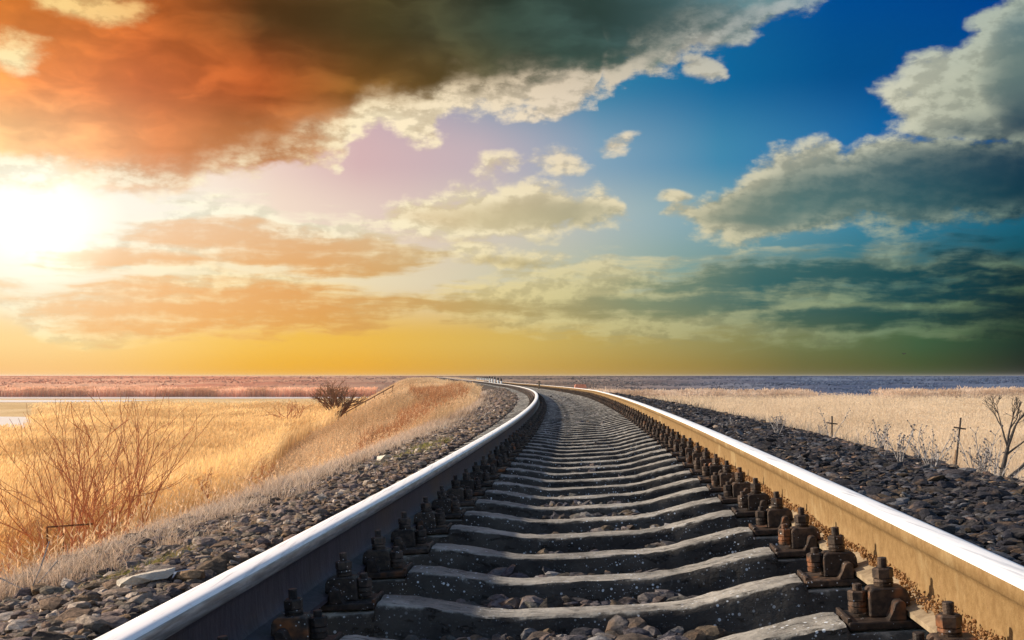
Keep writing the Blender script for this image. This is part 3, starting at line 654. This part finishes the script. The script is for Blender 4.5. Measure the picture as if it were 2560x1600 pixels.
# the last, sub-pixel stretch of sleepers
V, F = [], []
for i in range(imax, int((322-S0)/SP)):
    m4 = frame(s_of(i)); k = len(V)
    for z in (-.4, -.215):
        for x, y in ((-1.35, -.11), (1.35, -.11), (1.35, .11), (-1.35, .11)): V.append((m4 @ Vector((x, y, z)))[:])
    F += [(k+4, k+5, k+6, k+7), (k, k+1, k+5, k+4), (k+2, k+3, k+7, k+6), (k+3, k, k+4, k+7), (k+1, k+2, k+6, k+5)]
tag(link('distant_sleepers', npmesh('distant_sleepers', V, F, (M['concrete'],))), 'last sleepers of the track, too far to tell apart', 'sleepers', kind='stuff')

# ================================================================ ballast
def scatter(n, s0, s1, l0, l1, pw=1.):
    u = rng.random(n); s = s0+(s1-s0)*u**pw; return s, rng.uniform(l0, l1, n)
def ballast(name, mat, parts, label, mat2=None):
    VV, FF, MM, o = [], [], [], 0
    for k, (s, l, up, size, hi, fl, tl) in enumerate(parts):
        V, F = rocks(TP(s, l, up), size, hi, fl, tl, 24, 11+k); VV.append(V); FF.append(F+o); o += len(V)
        MM.append(np.repeat((rng.random(len(s)) < np.interp(abs(l), [2.1, 2.9], [.03, .8])).astype(int)*(mat2 is not None), len(F)//len(s)))  # with a second material: shade-toned stones by the rail, lit-toned ones outward
    return tag(link(name, npmesh(name, np.concatenate(VV), np.concatenate(FF), (mat, mat2 or mat), np.concatenate(MM))), label, 'ballast', kind='stuff')
def side_rocks(sg, dark):
    parts = []; LO = .90 if sg > 0 else 1.22
    for n, s0, s1, l0, l1, a, b, hi in ((18000, -1.5, 5, LO, 3.5, .011, .027, True), (25000, 5, 13, LO, 3.4, .013, .027, False), (32000, 13, 34, LO, 3.2, .016, .030, False), (16000, 34, 85, LO, 2.8, .026, .048, False)):
        s, l = scatter(n, s0, s1, l0, l1, 1.25); keep = rng.random(n) < np.interp(l, [2.3, l1], [1, .30] if sg < 0 else [1, .9]); s, l = s[keep], l[keep]
        size = rng.uniform(a, b, len(s))*np.where(rng.random(len(s)) < .05, 1.9, 1.); lo = np.where(l < 1.4, -.215 if sg > 0 else -.285, -9)
        parts.append((s, sg*l, np.maximum(prof(s, sg*l), lo)+size*rng.uniform(.1, .55, len(s)), size, hi, .50 if sg < 0 else .40, .45))
    return parts
ballast('ballast_stones', M['stone'], side_rocks(-1, 0), 'loose brown and grey crushed stones outside the left rail')
ballast('ballast_stones', M['stone_shaded'], side_rocks(1, 1), 'crushed stones outside the right rail, coloured as if in shade', M['stone'])
parts = []
for n, s0, s1, a, b, hi in ((6500, -1.5, 5, .016, .036, True), (7000, 5, 14, .018, .034, False), (10000, 14, 45, .02, .036, False)):
    s, l = scatter(n*2, s0, s1, -1.3, 1.3, 1.2)
    ph = ((s-S0)/SP) % 1.; keep = (ph > .17) & (ph < .83); s, l, ph = s[keep][:n], l[keep][:n], ph[keep][:n]
    size = rng.uniform(a, b, len(s))*np.where(rng.random(len(s)) < .10, 1.45, 1.)
    heap = np.interp(s, [0, 12, 30], [.040, .052, .07])+np.interp(abs(l), [0, .3, .55, .8, 1.3], [.01, .012, -.005, -.03, .02])+.018*np.sin(s*2.1+l*3)
    parts.append((s, l, prof(s, l*0)+heap+size*.45, size, hi, .50, .7))
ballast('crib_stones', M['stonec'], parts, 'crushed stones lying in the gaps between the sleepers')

# ================================================================ reeds and grasses
def blades(pos, h, w, lean, tint0=0., tint1=1., head=0., hw=0.):
    n = len(pos); a = rng.uniform(0, 6.28, n); sx = np.stack([np.cos(a), np.sin(a), np.zeros(n)], 1)*np.asarray(w)[:, None]*.5
    h = np.asarray(h)[:, None]; L = lean; up = np.array([0, 0, 1.])
    m = pos+up*h*.55+L*h*.30; t = pos+up*h*.97+L*h*1.0
    V = [pos-sx, pos+sx, m-sx*.8, m+sx*.8, t]; T = [tint0, tint0, (tint0+tint1)/2, (tint0+tint1)/2, tint1]
    F = [[0, 1, 3], [0, 3, 2], [2, 3, 4]]; k = 5
    if head:
        d = (t-m); d /= np.linalg.norm(d, axis=1, keepdims=True)
        hd = (d*.8+L*.9); hl = h*head
        for q in (0., 1.57):
            hx = np.stack([np.cos(a+q), np.sin(a+q), np.zeros(n)], 1)*np.asarray(hw)[:, None]*.5
            V += [t-hd*hl*.3, t+hd*hl*.25+hx, t+hd*hl*.25-hx, t+hd*hl]; T += [tint1]*4; F += [[k, k+1, k+2], [k+1, k+3, k+2]]; k += 4
    V = np.stack(V, 1).reshape(-1, 3); F = (np.array(F)[None]+(np.arange(n)*k)[:, None, None]).reshape(-1, 3)
    T = np.tile(np.array(T), n)
    return V, F, T
def stuff(name, mat, sets, label, cat):
    VV, FF, TT, o = [], [], [], 0
    for V, F, T in sets: VV.append(V); FF.append(F+o); TT.append(T); o += len(V)
    me = npmesh(name, np.concatenate(VV), np.concatenate(FF), (mat,), attr=np.concatenate(TT))
    return tag(link(name, me), label, cat, kind='stuff')
def leanv(n, a=.12, wind=(.08, .0)):
    return np.stack([rng.normal(wind[0], a, n), rng.normal(wind[1], a, n), np.zeros(n)], 1)
def field_points(n, x0, x1, z0, z1, p=1.4):
    u = rng.random(n); e = 1-p
    z = (z0**e+(z1**e-z0**e)*u)**(1/e); px = rng.uniform(x0, x1, n); return (px-1280)/FPX*z, z
def reeds(n, x0, x1, z0, z1, height, keepf, p=1.4, wmin=.007, head=.11):
    x, y = field_points(n, x0, x1, z0, z1, p); g, s, l = ground(x, y); k = keepf(x, y, g, s, l); x, y, g = x[k], y[k], g[k]; m = len(x)
    clump = vnoise(x, y, .25, 21); h = height*(1+.16*clump+rng.normal(0, .10, m)); pxs = y/1180.
    w = np.maximum(wmin, pxs*.42)*rng.uniform(.7, 1.4, m); hw = np.maximum(.022, pxs*.8)*rng.uniform(.7, 1.5, m)
    return blades(np.stack([x, y, g], 1), h, w, leanv(m, .10, (.10, 0)), 0., 1., head, hw)
inwater = lambda x, y: ((x < -.392*y+1.5*np.sin(y*.3)) & (y > 84+3*np.sin(x*.21)) & (y < 168)) | ((y > 156) & (y < 290) & (x < -20))
kw = lambda x, y, g, s, l: (g < .9) & (l < -8) & ~inwater(x, y)
stuff('reed_bed', M['reedw'], [reeds(90000, -60, 1100, 17, 45, 1.6, kw), reeds(110000, -40, 1150, 45, 152, 1.5, kw, 1.15)],
      'golden reeds with feathery heads filling the marsh left of the embankment', 'reeds')
ke = lambda x, y, g, s, l: (g < .9) & (l > 7)
gapr = lambda x, y, g, s, l: ke(x, y, g, s, l) & ~((y > 40) & (y < 70) & (x > 15+.25*y))
stuff('reed_bed', M['reede'], [reeds(26000, 1500, 2660, 24, 60, 1.35, gapr), reeds(9000, 2200, 3400, 9, 26, 1.2, lambda x, y, g, s, l: (g < .6) & (l > 9)), reeds(52000, 1450, 2620, 60, 205, 1.45, ke, 1.1)],
      'pale smooth reeds spreading over the marsh right of the track', 'reeds')
stuff('far_reed_belt', M['reedf'], [reeds(26000, -60, 1250, 284, 299, 1.75, lambda x, y, g, s, l: (x < 0) & (g < .3), 1.2, .05, .2)], 'belt of tall pinkish reeds on the far bank of the river', 'reeds')
tall = lambda x, y, g, s, l: (x > 5) & (vnoise(x, y*0, .12, 31) > -.45)
stuff('far_reed_belt', M['reedfe'], [reeds(16000, 1330, 2620, 206, 222, 2.0, tall, 1.2, .05, .2), reeds(9000, 1330, 2620, 222, 290, .8, lambda x, y, g, s, l: (x > 0) & (g < .3), 1.2, .05, .2)], 'belt of tall greyish reeds before the blue rise on the right', 'reeds')
# grasses of the embankment
def slope_grass(n, s0, s1, l0, l1, h0, h1, w, pw=1., head=.0, hw=.02, keepf=None, a=.22):
    s, l = scatter(n, s0, s1, l0, l1, pw)
    if keepf is not None: k = keepf(s, l); s, l = s[k], l[k]
    up = prof(s, l); pos = TP(s, l, up); pos[:, 2] = np.maximum(pos[:, 2]-.01, 0); m = len(s); d = np.maximum(s, 2)
    q = vnoise(s*1., l*2.2, .9, 91); hh = rng.uniform(h0, h1, m)*np.clip(.85+.55*q, .3, 1.5)
    return blades(pos, hh, np.maximum(w, d/1180*.38)*rng.uniform(.6, 1.3, m), leanv(m, a), 0, 1, head, np.maximum(hw, d/1180*.7)*rng.uniform(.7, 1.3, m) if head else 0.)
cl1 = lambda s, l: vnoise(s, l, 2.2, 41) > np.interp(abs(l), [2.1, 2.6, 3.1], [.75, .35, -1.2])
stuff('frosty_grass', M['grassp'], [slope_grass(34000, 1.2, 9, -4.3, -2.1, .04, .17, .004, 1.3, keepf=cl1, a=.5), slope_grass(38000, 9, 30, -4.6, -2.0, .06, .22, .006, 1.2, keepf=cl1, a=.4), slope_grass(16000, 30, 70, -5, -2.2, .08, .25, .012, 1., keepf=cl1, a=.4)],
      'short pinkish dry grass between the left ballast and the slope', 'grass')
red = lambda s, l: (vnoise(s, l*2, .22, 51)*.5+.5 > .35) & (s > 30)
stuff('slope_grass', M['grassg'], [slope_grass(30000, 3, 26, -10, -3.6, .10, .42, .005, 1.2, .14, .012), slope_grass(80000, 26, 130, -16, -3., .18, .5, .008, 1.3, .16, .02), slope_grass(12000, 120, 260, -16, -2.6, .2, .4, .03, 1., .2, .03)],
      'tall golden grass covering the left slope of the embankment', 'grass')
stuff('rusty_grass', M['grassr'], [slope_grass(17000, 36, 80, -7.6, -3.6, .35, .85, .02, 1., keepf=lambda s, l: (abs(l+5.6-1.2*np.sin(s*.13)) < 1.7+.5*np.sin(s*.6))), slope_grass(2600, 17, 38, -7, -5, .3, .6, .01)],
      'rust red dry brush on the left slope near the bend', 'brush')
cr = lambda s, l: vnoise(s, l, 1.7, 61) > np.interp(l, [2.4, 3.1], [.4, -3])
stuff('slope_grass', M['grasse'], [slope_grass(16000, 3, 14, 2.7, 5.6, .05, .26, .003, 1.2, keepf=cr, a=.45), slope_grass(22000, 14, 60, 2.5, 6.5, .06, .22, .006, 1.2, keepf=cr, a=.4), slope_grass(9000, 60, 150, 2.2, 6, .1, .22, .04, 1.), slope_grass(30000, 2, 70, 5, 15, .2, .6, .008, 1.1, a=.3)],
      'grey dry grass along the brow of the right slope', 'grass')
stuff('green_grass', M['moss'], [slope_grass(900, 2.4, 3.1, -2.2, -1.75, .02, .07, .003, a=.6), slope_grass(1500, 9, 12.5, -2.1, -1.6, .03, .09, .005, a=.6, keepf=lambda s, l: vnoise(s, l, 3, 5) > .1)],
      'small yellow green grass tufts among the left ballast', 'grass')
# scrub on the far rise
n = 26000; x = np.where(rng.random(n) < .5, rng.uniform(-160, 175, n), rng.uniform(-20, 190, n)); t = rng.random(n); y = 300+t*90
k = (vnoise(x, y*1.6, .10, 71)+.5*vnoise(x, y, .3, 72) > -.15) | (t > .97); x, y, t = x[k], y[k], t[k]; n = len(x)
z = 5.05*(np.clip((y-300-6*np.sin(x*.02))/88, 0, 1)**.75)
sz = rng.uniform(.10, .32, n)*(1-.45*(t > .8)); z = np.minimum(z, 5.02-sz)
V, F = rocks(np.stack([x, y, z], 1), sz, False, .8, .6, 24, 77, 1.5)
V += rng.normal(0, .05, V.shape)
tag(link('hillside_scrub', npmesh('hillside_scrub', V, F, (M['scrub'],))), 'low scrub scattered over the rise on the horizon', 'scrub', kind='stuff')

# ================================================================ bushes, trees, weeds
def grow(segs, p, d, L, r, depth, spread=.5, up=.15, split=(2, 3), n=3, shrink=.72, tw=None, rs=.62):
    p = np.array(p, float); d = np.array(d, float)
    for k in range(n):
        d = d+rng.normal(0, .10, 3)+np.array([0, 0, up*.25]); d /= np.linalg.norm(d)
        q = p+d*L/n; r2 = r*(1-.3*(k+1)/n); (segs if depth > 1 or tw is None else tw).append((p, q, r*(1-.3*k/n), r2)); p = q
        if depth > 0 and k < n-1 and rng.random() < .55:
            e = d+rng.normal(0, spread, 3); e[2] = abs(e[2])*.8+up; e /= np.linalg.norm(e)
            grow(segs, p, e, L*shrink*.8, r*rs*.8, depth-1, spread, up, split, n, shrink, tw, rs)
    if depth <= 0: return
    for _ in range(rng.integers(split[0], split[1]+1)):
        e = d+rng.normal(0, spread, 3); e[2] = e[2]*.8+up; e /= np.linalg.norm(e)
        grow(segs, p, e, L*shrink, r*rs, depth-1, spread, up, split, n, shrink, tw, rs)
def plant(name, base, stems, mat, label, cat, group=None, rmin=.0, trunk=None):
    V1, F1 = tubes([(a, b, max(r0, rmin), max(r1, rmin*.8)) for a, b, r0, r1 in stems[0]], 6); V2, F2 = tubes([(a, b, max(r0, rmin), max(r1, rmin*.8)) for a, b, r0, r1 in stems[1]], 4)
    me = npmesh(name, np.concatenate([V1, V2]), np.concatenate([F1, F2+len(V1)]), (mat,), None, True)
    if trunk is None: o = link(name, me); o.location = base; return tag(o, label, cat, group)
    root = empty(name, base); tag(root, label, cat, group); me.name = 'crown'; link('crown', me, root)
    V, F = tubes(trunk, 10); link('trunk', npmesh('trunk', V, F, (mat,), None, True), root); return root
def gz(x, y): return float(ground(np.array([x]), np.array([y]))[0][0])
# the big red bush on the left
a, b = [], []
bx, by = at(215, 1380, 17.)[0], 17.; bz = gz(bx, by)
for k in range(16):
    an = rng.uniform(-1.2, 1.1); d = np.array([math.sin(an)*.66, rng.normal(0, .3), 1.1])
    grow(a, (rng.normal(0, .10), rng.normal(0, .10), 0), d, rng.uniform(.85, 1.25), rng.uniform(.012, .021), 3, .32, .26, (2, 2), 3, .73, b)
plant('bare_bush', (bx, by, bz), (a, b), M['barkr'], 'large leafless bush with many orange red stems at the left edge', 'bush', rmin=.0045)
a, b = [], []
for k in range(9):
    an = rng.uniform(-1.2, .6); grow(a, (rng.normal(0, .4), rng.normal(0, .2), 0), (math.sin(an)*.8, rng.normal(0, .3), .9), rng.uniform(.5, .75), .012, 3, .4, .15, (2, 2), 3, .7, b)
q = at(30, 1420, 15.); plant('bare_bush', (q[0], q[1], min(gz(q[0], q[1]), q[2])), (a, b), M['barkr'], 'low sprawling leafless bush in the lower left corner below the big one', 'bush', rmin=.004)
for j, (px, py, z, h, rm, mt_, lab, ns) in enumerate((
    (845, 1044, 96, 1.28, .012, 'barkw', 'dark rounded bare tree beside the handrail on the left slope', 26),
    (725, 1070, 98, 1.15, .012, 'barkr', 'faint reddish bare bush in the reeds left of the dark tree', 7),
    (640, 1215, 30, .36, .004, 'barkr', 'thin leafless sapling at the foot of the left slope', 4),
    (520, 1230, 30, .30, .004, 'barkr', 'low thin brush between the sapling and the big red bush', 4),
)):
    a, b = [], []; q = at(px, py, z)
    for k in range(ns):
        an = rng.uniform(-1.35, 1.35); grow(a, (0, 0, 0), (math.sin(an)*.8, rng.normal(0, .4), .95), h*rng.uniform(.8, 1.15), h*.045, 3, .45, .12, (2, 3) if j == 0 else (2, 2), 2, .68, b)
    plant('bare_tree' if j < 1 else 'bare_bush', (q[0], q[1], q[2]-.15), (a, b), M[mt_], lab, 'tree' if j < 1 else 'bush', rmin=rm, trunk=[(np.array([0, 0, -1.]), np.array([0, 0, .05]), .12, .09)] if j < 1 else None)
# the bare tree at the right edge
a, b = [], []; q = at(2474, 1275, 24.); 
q = at(2494, 1275, 24.)
tr = [(np.array([0, 0, -.3]), np.array([.04, 0, .35]), .075, .06), (np.array([.04, 0, .35]), np.array([.10, 0, .8]), .06, .05), (np.array([.10, 0, .8]), np.array([.20, 0, 1.25]), .05, .036), (np.array([.12, 0, .55]), np.array([.5, .05, .85]), .042, .034)]
for p, d, L, r, dp in (((.20, 0, 1.25), (.35, 0, 1), .45, .032, 4), ((.20, 0, 1.25), (-.4, .1, .9), .42, .022, 4), ((.5, .05, .85), (.8, 0, .8), .5, .032, 4), ((.10, 0, .8), (-.8, .1, .6), .26, .016, 3), ((.17, 0, 1.1), (.9, -.2, .6), .42, .022, 4), ((.2, 0, 1.25), (.1, .2, 1), .4, .026, 4)):
    grow(a, p, d, L, r, dp, .36, .16, (2, 3), 2, .68, b, .60)
plant('bare_tree', q.tolist(), (a, b), M['barkd'], 'dark bare tree with spreading branches cut by the right edge', 'tree', rmin=.0034, trunk=tr)
# weeds along the brow of the right slope
def weed(px, pyb, z, h, big, lab, grp=None, n=5):
    stems, heads = [], []
    for k in range(n):
        p = np.array([rng.normal(0, .006), rng.normal(0, .006), 0]); d = np.array([rng.normal(0, .24), rng.normal(0, .1), 1.]); H = h*rng.uniform(.45, .85); m = 6
        for t in range(m):
            d = d+rng.normal(0, .10, 3)*np.array([1, 1, 0]); d /= np.linalg.norm(d); q = p+d*H/m
            stems.append((p, q, .0030, .0024)); p = q
            if t > 1:
                for _ in range(2 if big else 1):
                    e = d+np.array([rng.normal(0, .8), rng.normal(0, .5), .2]); e /= np.linalg.norm(e); b2 = p+e*H*rng.uniform(.08, .20)
                    stems.append((p, b2, .0020, .0015)); heads.append(b2)
        heads.append(p)
    q = at(px, pyb, z); zz = max(gz(q[0], q[1])-.05, q[2]-.2); V, F = tubes(stems, 4); F = np.concatenate([F[:, [0, 1, 2]], F[:, [0, 2, 3]]])
    hs = np.array(heads); V2, F2 = rocks(hs, rng.uniform(.0035, .0075, len(hs))*(1.2 if big else 1), False, 1., 1.5, 8, 5, 1.1)
    o = link('dry_weed', npmesh('dry_weed', np.concatenate([V, V2]), np.concatenate([F, F2+len(V)]), (M['weed'], M['seed']), np.repeat([0, 1], [len(F), len(F2)])))
    o.location = (q[0], q[1], min(zz, q[2]+.1)); tag(o, lab, 'weed', grp)
for px, pyb, z, h, big, lab, n in ((2076, 1128, 13, .50, 1, 'tall dry weed with fine seed heads rising behind the left cross shaped post', 3), (2200, 1175, 11, .48, 1, 'dark seeded weed leaning by the middle of the right ballast edge', 6),
    (2300, 1215, 9.5, .56, 0, 'slender pale weed standing straight left of the leaning post', 3), (2330, 1225, 9., .46, 1, 'bushy seed headed weed just left of the leaning post', 5), (2450, 1270, 8., .50, 1, 'thick whitish weed clump in front of the bare tree trunk', 12), (2490, 1285, 7.8, .42, 0, 'pale weed stalks at the foot of the bare tree', 10)):
    weed(px, pyb, z, h, big, lab, None, n)
for k in range(52):
    px = 1600+960*rng.random()**.75
    if 2035 < px < 2125 or 2350 < px < 2430: continue
    if k % 4 == 3: px = min(px+40, 2550); z = rng.uniform(3.7, 5.)/((px-1280)/FPX+.012); z = min(z, 60)
    weed(px, 940+(px-1280)*.232+10, z, rng.uniform(.26, .62)*(.55 if px < 1950 else 1), k % 2, 'small dry grey weed with dark seed heads along the right brow', 'small weeds along the right brow', 7)
# bleached twigs lying in the grass, lower left
for q0, lab, pts in ((at(75, 1432, 5.6), 'bleached forked twig lying in the grass at the left edge', [(0, 0, 0, .05, .0, .12), (0, 0, 0, -.14, .02, .06), (.05, 0, .12, .09, 0, .24), (-.0, 0, .0, .13, 0, .15), (-.14, .02, .06, -.25, 0, .09)]),):
    segs = [(np.array(p[:3]), np.array(p[3:]), .004, .0025) for p in pts]; V, F = tubes(segs, 5)
    o = link('fallen_twig', npmesh('fallen_twig', V, F, (M['weed'],))); o.location = (q0[0], q0[1], gz(q0[0], q0[1])+.01); tag(o, lab, 'twig')
# single stones one can point out
for px, py, s, l, size, mt_, lab in ((0, 0, 1.95, -1.62, .085, (.52, .46, .38), 'long flat pale stone near the left grass edge'), (0, 0, 2.05, -1.52, .06, (.60, .62, .64), 'narrow white stone beside the long flat pale one'), (0, 0, 11.5, -2.35, .11, (.62, .58, .50), 'white boulder at the edge of the left ballast'),
                          (0, 0, .42+SP*.0-.27+.0, -.12, .05, (.30, .28, .27), 'big angular grey stone in the nearest gap between sleepers')):
    m_ = material('stone', f_plain(tuple(v*.75 for v in mt_), mt_, 30, .95, 0, 1.)); p = TP(np.array([s]), np.array([l]), prof(np.array([s]), np.array([l]))+size*.35)
    V, F = rocks(np.zeros((1, 3)), np.array([size]), True, .4, .2, 3, int(size*1000), 1.5)
    o = link('stone', npmesh('stone', V, F, (m_,))); o.location = p[0].tolist(); tag(o, lab, 'stone')

# ================================================================ posts, handrail, hut, markers
def bars(segs, m, name, root, sides=6):
    V, F = tubes(segs, sides); return link(name, npmesh(name, V, F, (m,), None, False), root)
for px, pt, pb, ya, z, lean, lab, r, aw in ((2080, 1040, 1165, 1058, 42, .00, 'thin cross shaped wooden post in the reeds, the farther and left one of two', .034, .19), (2402, 1044, 1205, 1070, 34, -.09, 'leaning cross shaped wooden post left of the bare tree, the nearer of two', .032, .17)):
    top = at(px, pt, z); bot = np.array([top[0]+lean*3.1, z, max(0., gz(top[0], z)-.2)]); root = empty('cross_post', bot.tolist()); tag(root, lab, 'post', 'cross shaped posts in the reeds')
    T = top-bot; bars([(np.zeros(3), T, r, r*.8)], M['woodd'], 'post', root)
    arm = at(px, ya, z)-bot; arm[0] += lean*.3; bars([(arm+np.array([-aw, 0, .02]), arm+np.array([aw, 0, -.03]), r*.7, r*.7)], M['woodd'], 'crossarm', root)
q = at(2392, 1125, 40); b0 = at(2380, 1215, 40); root = empty('wooden_stake', b0.tolist()); tag(root, 'short thick tan wooden stake leaning beside the leaning cross post', 'stake')
bars([(np.zeros(3), q-b0, .075, .06)], M['wood'], 'stake', root, 8)
# handrail down the left slope
p1, p2 = at(787, 1074, 98), at(985, 964, 106); root = empty('handrail', p1.tolist()); tag(root, 'long sloping wooden handrail with posts running down the left slope', 'handrail')
d = p2-p1; bars([(np.zeros(3), d, .045, .045)], M['barkb'], 'top_rail', root); bars([(np.array([0, 0, -.42]), d+np.array([0, 0, -.42]), .04, .04)], M['barkb'], 'lower_rail', root)
for k in range(9):
    t = .02+k*.12; bars([(d*t+np.array([0, 0, .05]), d*t+np.array([0, 0, -1.1]), .035, .035)], M['barkb'], 'post', root)
# white and black marker posts by the far track
def marker(px, pt, z, lab, grp, s=1.):
    q = at(px, pt, z); root = empty('marker_post', (q[0], q[1], q[2]-.95*s)); tag(root, lab, 'post', grp)
    m = MB(); m.cyl(0, 0, -.3, .72*s, .085*s, .080*s, 10); link('post', m.mesh('post', M['white']), root)
    m = MB(); m.cyl(0, 0, .72*s, .90*s, .084*s, .08*s, 10); m.cyl(0, 0, .9*s, .95*s, .08*s, .03*s, 10); link('black_cap', m.mesh('black_cap', M['black']), root)
for k, (px, pt, z) in enumerate(((1224, 940.5, 128), (1230, 941, 123), (1237, 942, 116), (1245, 944, 109), (1253, 946, 103))):
    marker(px, pt, z, f"black topped white post by the far track, {('farthest', 'fourth nearest', 'middle', 'second nearest', 'nearest')[k]} of the five larger ones", 'black topped white posts by the far track')
for k in range(7): marker(1193+k*4.2, 940.5+.25*k, 200-k*8, 'tiny white post in the tight row left of the five larger marker posts', 'tiny white posts in the far row', .9)
q = at(1348, 953, 70); root = empty('track_marker', (q[0], q[1], q[2]-.55)); tag(root, 'small brown marker post behind the right rail near the bend', 'post')
m = MB(); m.box(-.05, .05, -.04, .04, -.2, .5, .01); link('post', m.mesh('post', M['wood']), root); m = MB(); m.box(-.07, .07, -.055, .055, .5, .55, .01); link('cap', m.mesh('cap', M['woodd']), root)
q = at(1451, 961, 250); root = empty('hut', (q[0], q[1], 0)); tag(root, 'tiny hut with an orange roof at the foot of the far rise', 'hut')
m = MB(); m.box(-1., 1., -.9, .9, 0, q[2]-.75); link('wall', m.mesh('wall', M['wall']), root)
m = MB(); zt = q[2]; m.poly_y([(-1.25, zt-.78), (1.25, zt-.78), (1.1, zt-.05), (1., zt), (-1., zt), (-1.1, zt-.05)], -1.1, 1.1); link('roof', m.mesh('roof', M['roof']), root)
m = MB(); m.box(-.35, .35, -.96, -.902, 0, 1.5); link('door', m.mesh('door', M['woodd']), root)
q = at(1578, 991, 50); root = empty('sign_frame', (q[0], q[1], q[2]-.6)); tag(root, 'small rusty orange sign frame behind the right rail before the bend', 'frame')
m = MB(); m.box(-.18, .18, -.02, .02, .56, .60, .004); link('crossbar', m.mesh('crossbar', M['wood']), root)
for x in (-.02, .14): m = MB(); m.box(x-.018, x+.018, -.02, .018, -.1, .56); link('post', m.mesh('post', M['woodd']), root)
# rusty frame in the bush
q = at(118, 1318, 16); q2 = at(232, 1310, 16.3); q3 = at(118, 1375, 16); root = empty('rusty_frame', q.tolist()); tag(root, 'small rusty metal frame half hidden at the foot of the big bush', 'frame')
bars([(np.zeros(3), q2-q, .012, .012)], M['barkb'], 'top_bar', root); bars([(np.zeros(3), q3-q, .014, .014)], M['barkb'], 'post', root); bars([((q2-q)*.35, (q2-q)*.35+(q3-q), .012, .012)], M['barkb'], 'post', root)
# a bird far off in the sky
q = at(2260, 885, 70); b = bmesh.new()
pts = [(-.13, 0, .05), (-.06, .02, .03), (0, 0, 0), (.06, .02, .03), (.13, 0, .05)]
V, F = tubes([(np.array([0, -.12, 0]), np.array([0, 0, .01]), .012, .035), (np.array([0, 0, .01]), np.array([0, .12, 0]), .035, .014)]+[(np.array(pts[k]), np.array(pts[k+1]), (.008, .022, .03, .022)[k], (.022, .03, .022, .008)[k]) for k in range(4)], 6)
o = link('bird', npmesh('bird', V, F, (M['black'],), None, True)); o.location = q.tolist(); tag(o, 'tiny dark bird flying in the green sky low on the right', 'bird')

# ================================================================ light and camera
SUN_EL, SUN_AZ = math.radians(23), math.radians(-74)          # azimuth from +y towards +x
d = Vector((math.sin(SUN_AZ)*math.cos(SUN_EL), math.cos(SUN_AZ)*math.cos(SUN_EL), math.sin(SUN_EL)))
L = bpy.data.lights.new('sun', 'SUN'); L.energy = 5.; L.angle = math.radians(1.2); L.color = (1., .87, .70)
so = link('sun', L); so.rotation_euler = d.to_track_quat('Z', 'Y').to_euler(); so.location = (-30, 0, 30)
build_sky(SUN_EL, SUN_AZ)
cam = bpy.data.cameras.new('camera'); co = link('camera', cam); SC.camera = co
co.location = (0, 0, CAMZ); co.rotation_euler = (math.radians(90), 0, 0)
cam.sensor_width = 36; cam.lens = 36*FPX/2560; cam.shift_y = 140/2560; cam.clip_start = .05; cam.clip_end = 20000
SC.view_settings.view_transform = 'Standard'; SC.view_settings.look = 'None'; SC.view_settings.exposure = .5; SC.view_settings.gamma = 1
# ---------------------------------------------------------------- air
m = bpy.data.materials.new('haze'); m.use_nodes = True; N = NT(m.node_tree)
o = N.n('ShaderNodeOutputMaterial'); v = N.n('ShaderNodeVolumePrincipled'); N.link(v.outputs[0], o.inputs['Volume'])
v.inputs['Color'].default_value = (.92, .93, .96, 1); v.inputs['Density'].default_value = .0002; v.inputs['Anisotropy'].default_value = .45
b = MB(); b.box(-3050, 3050, -650, 3050, -1.2, 6.9)
tag(link('haze', b.mesh('haze', m)), 'thin pale haze lying over the marsh', 'haze', kind='stuff')
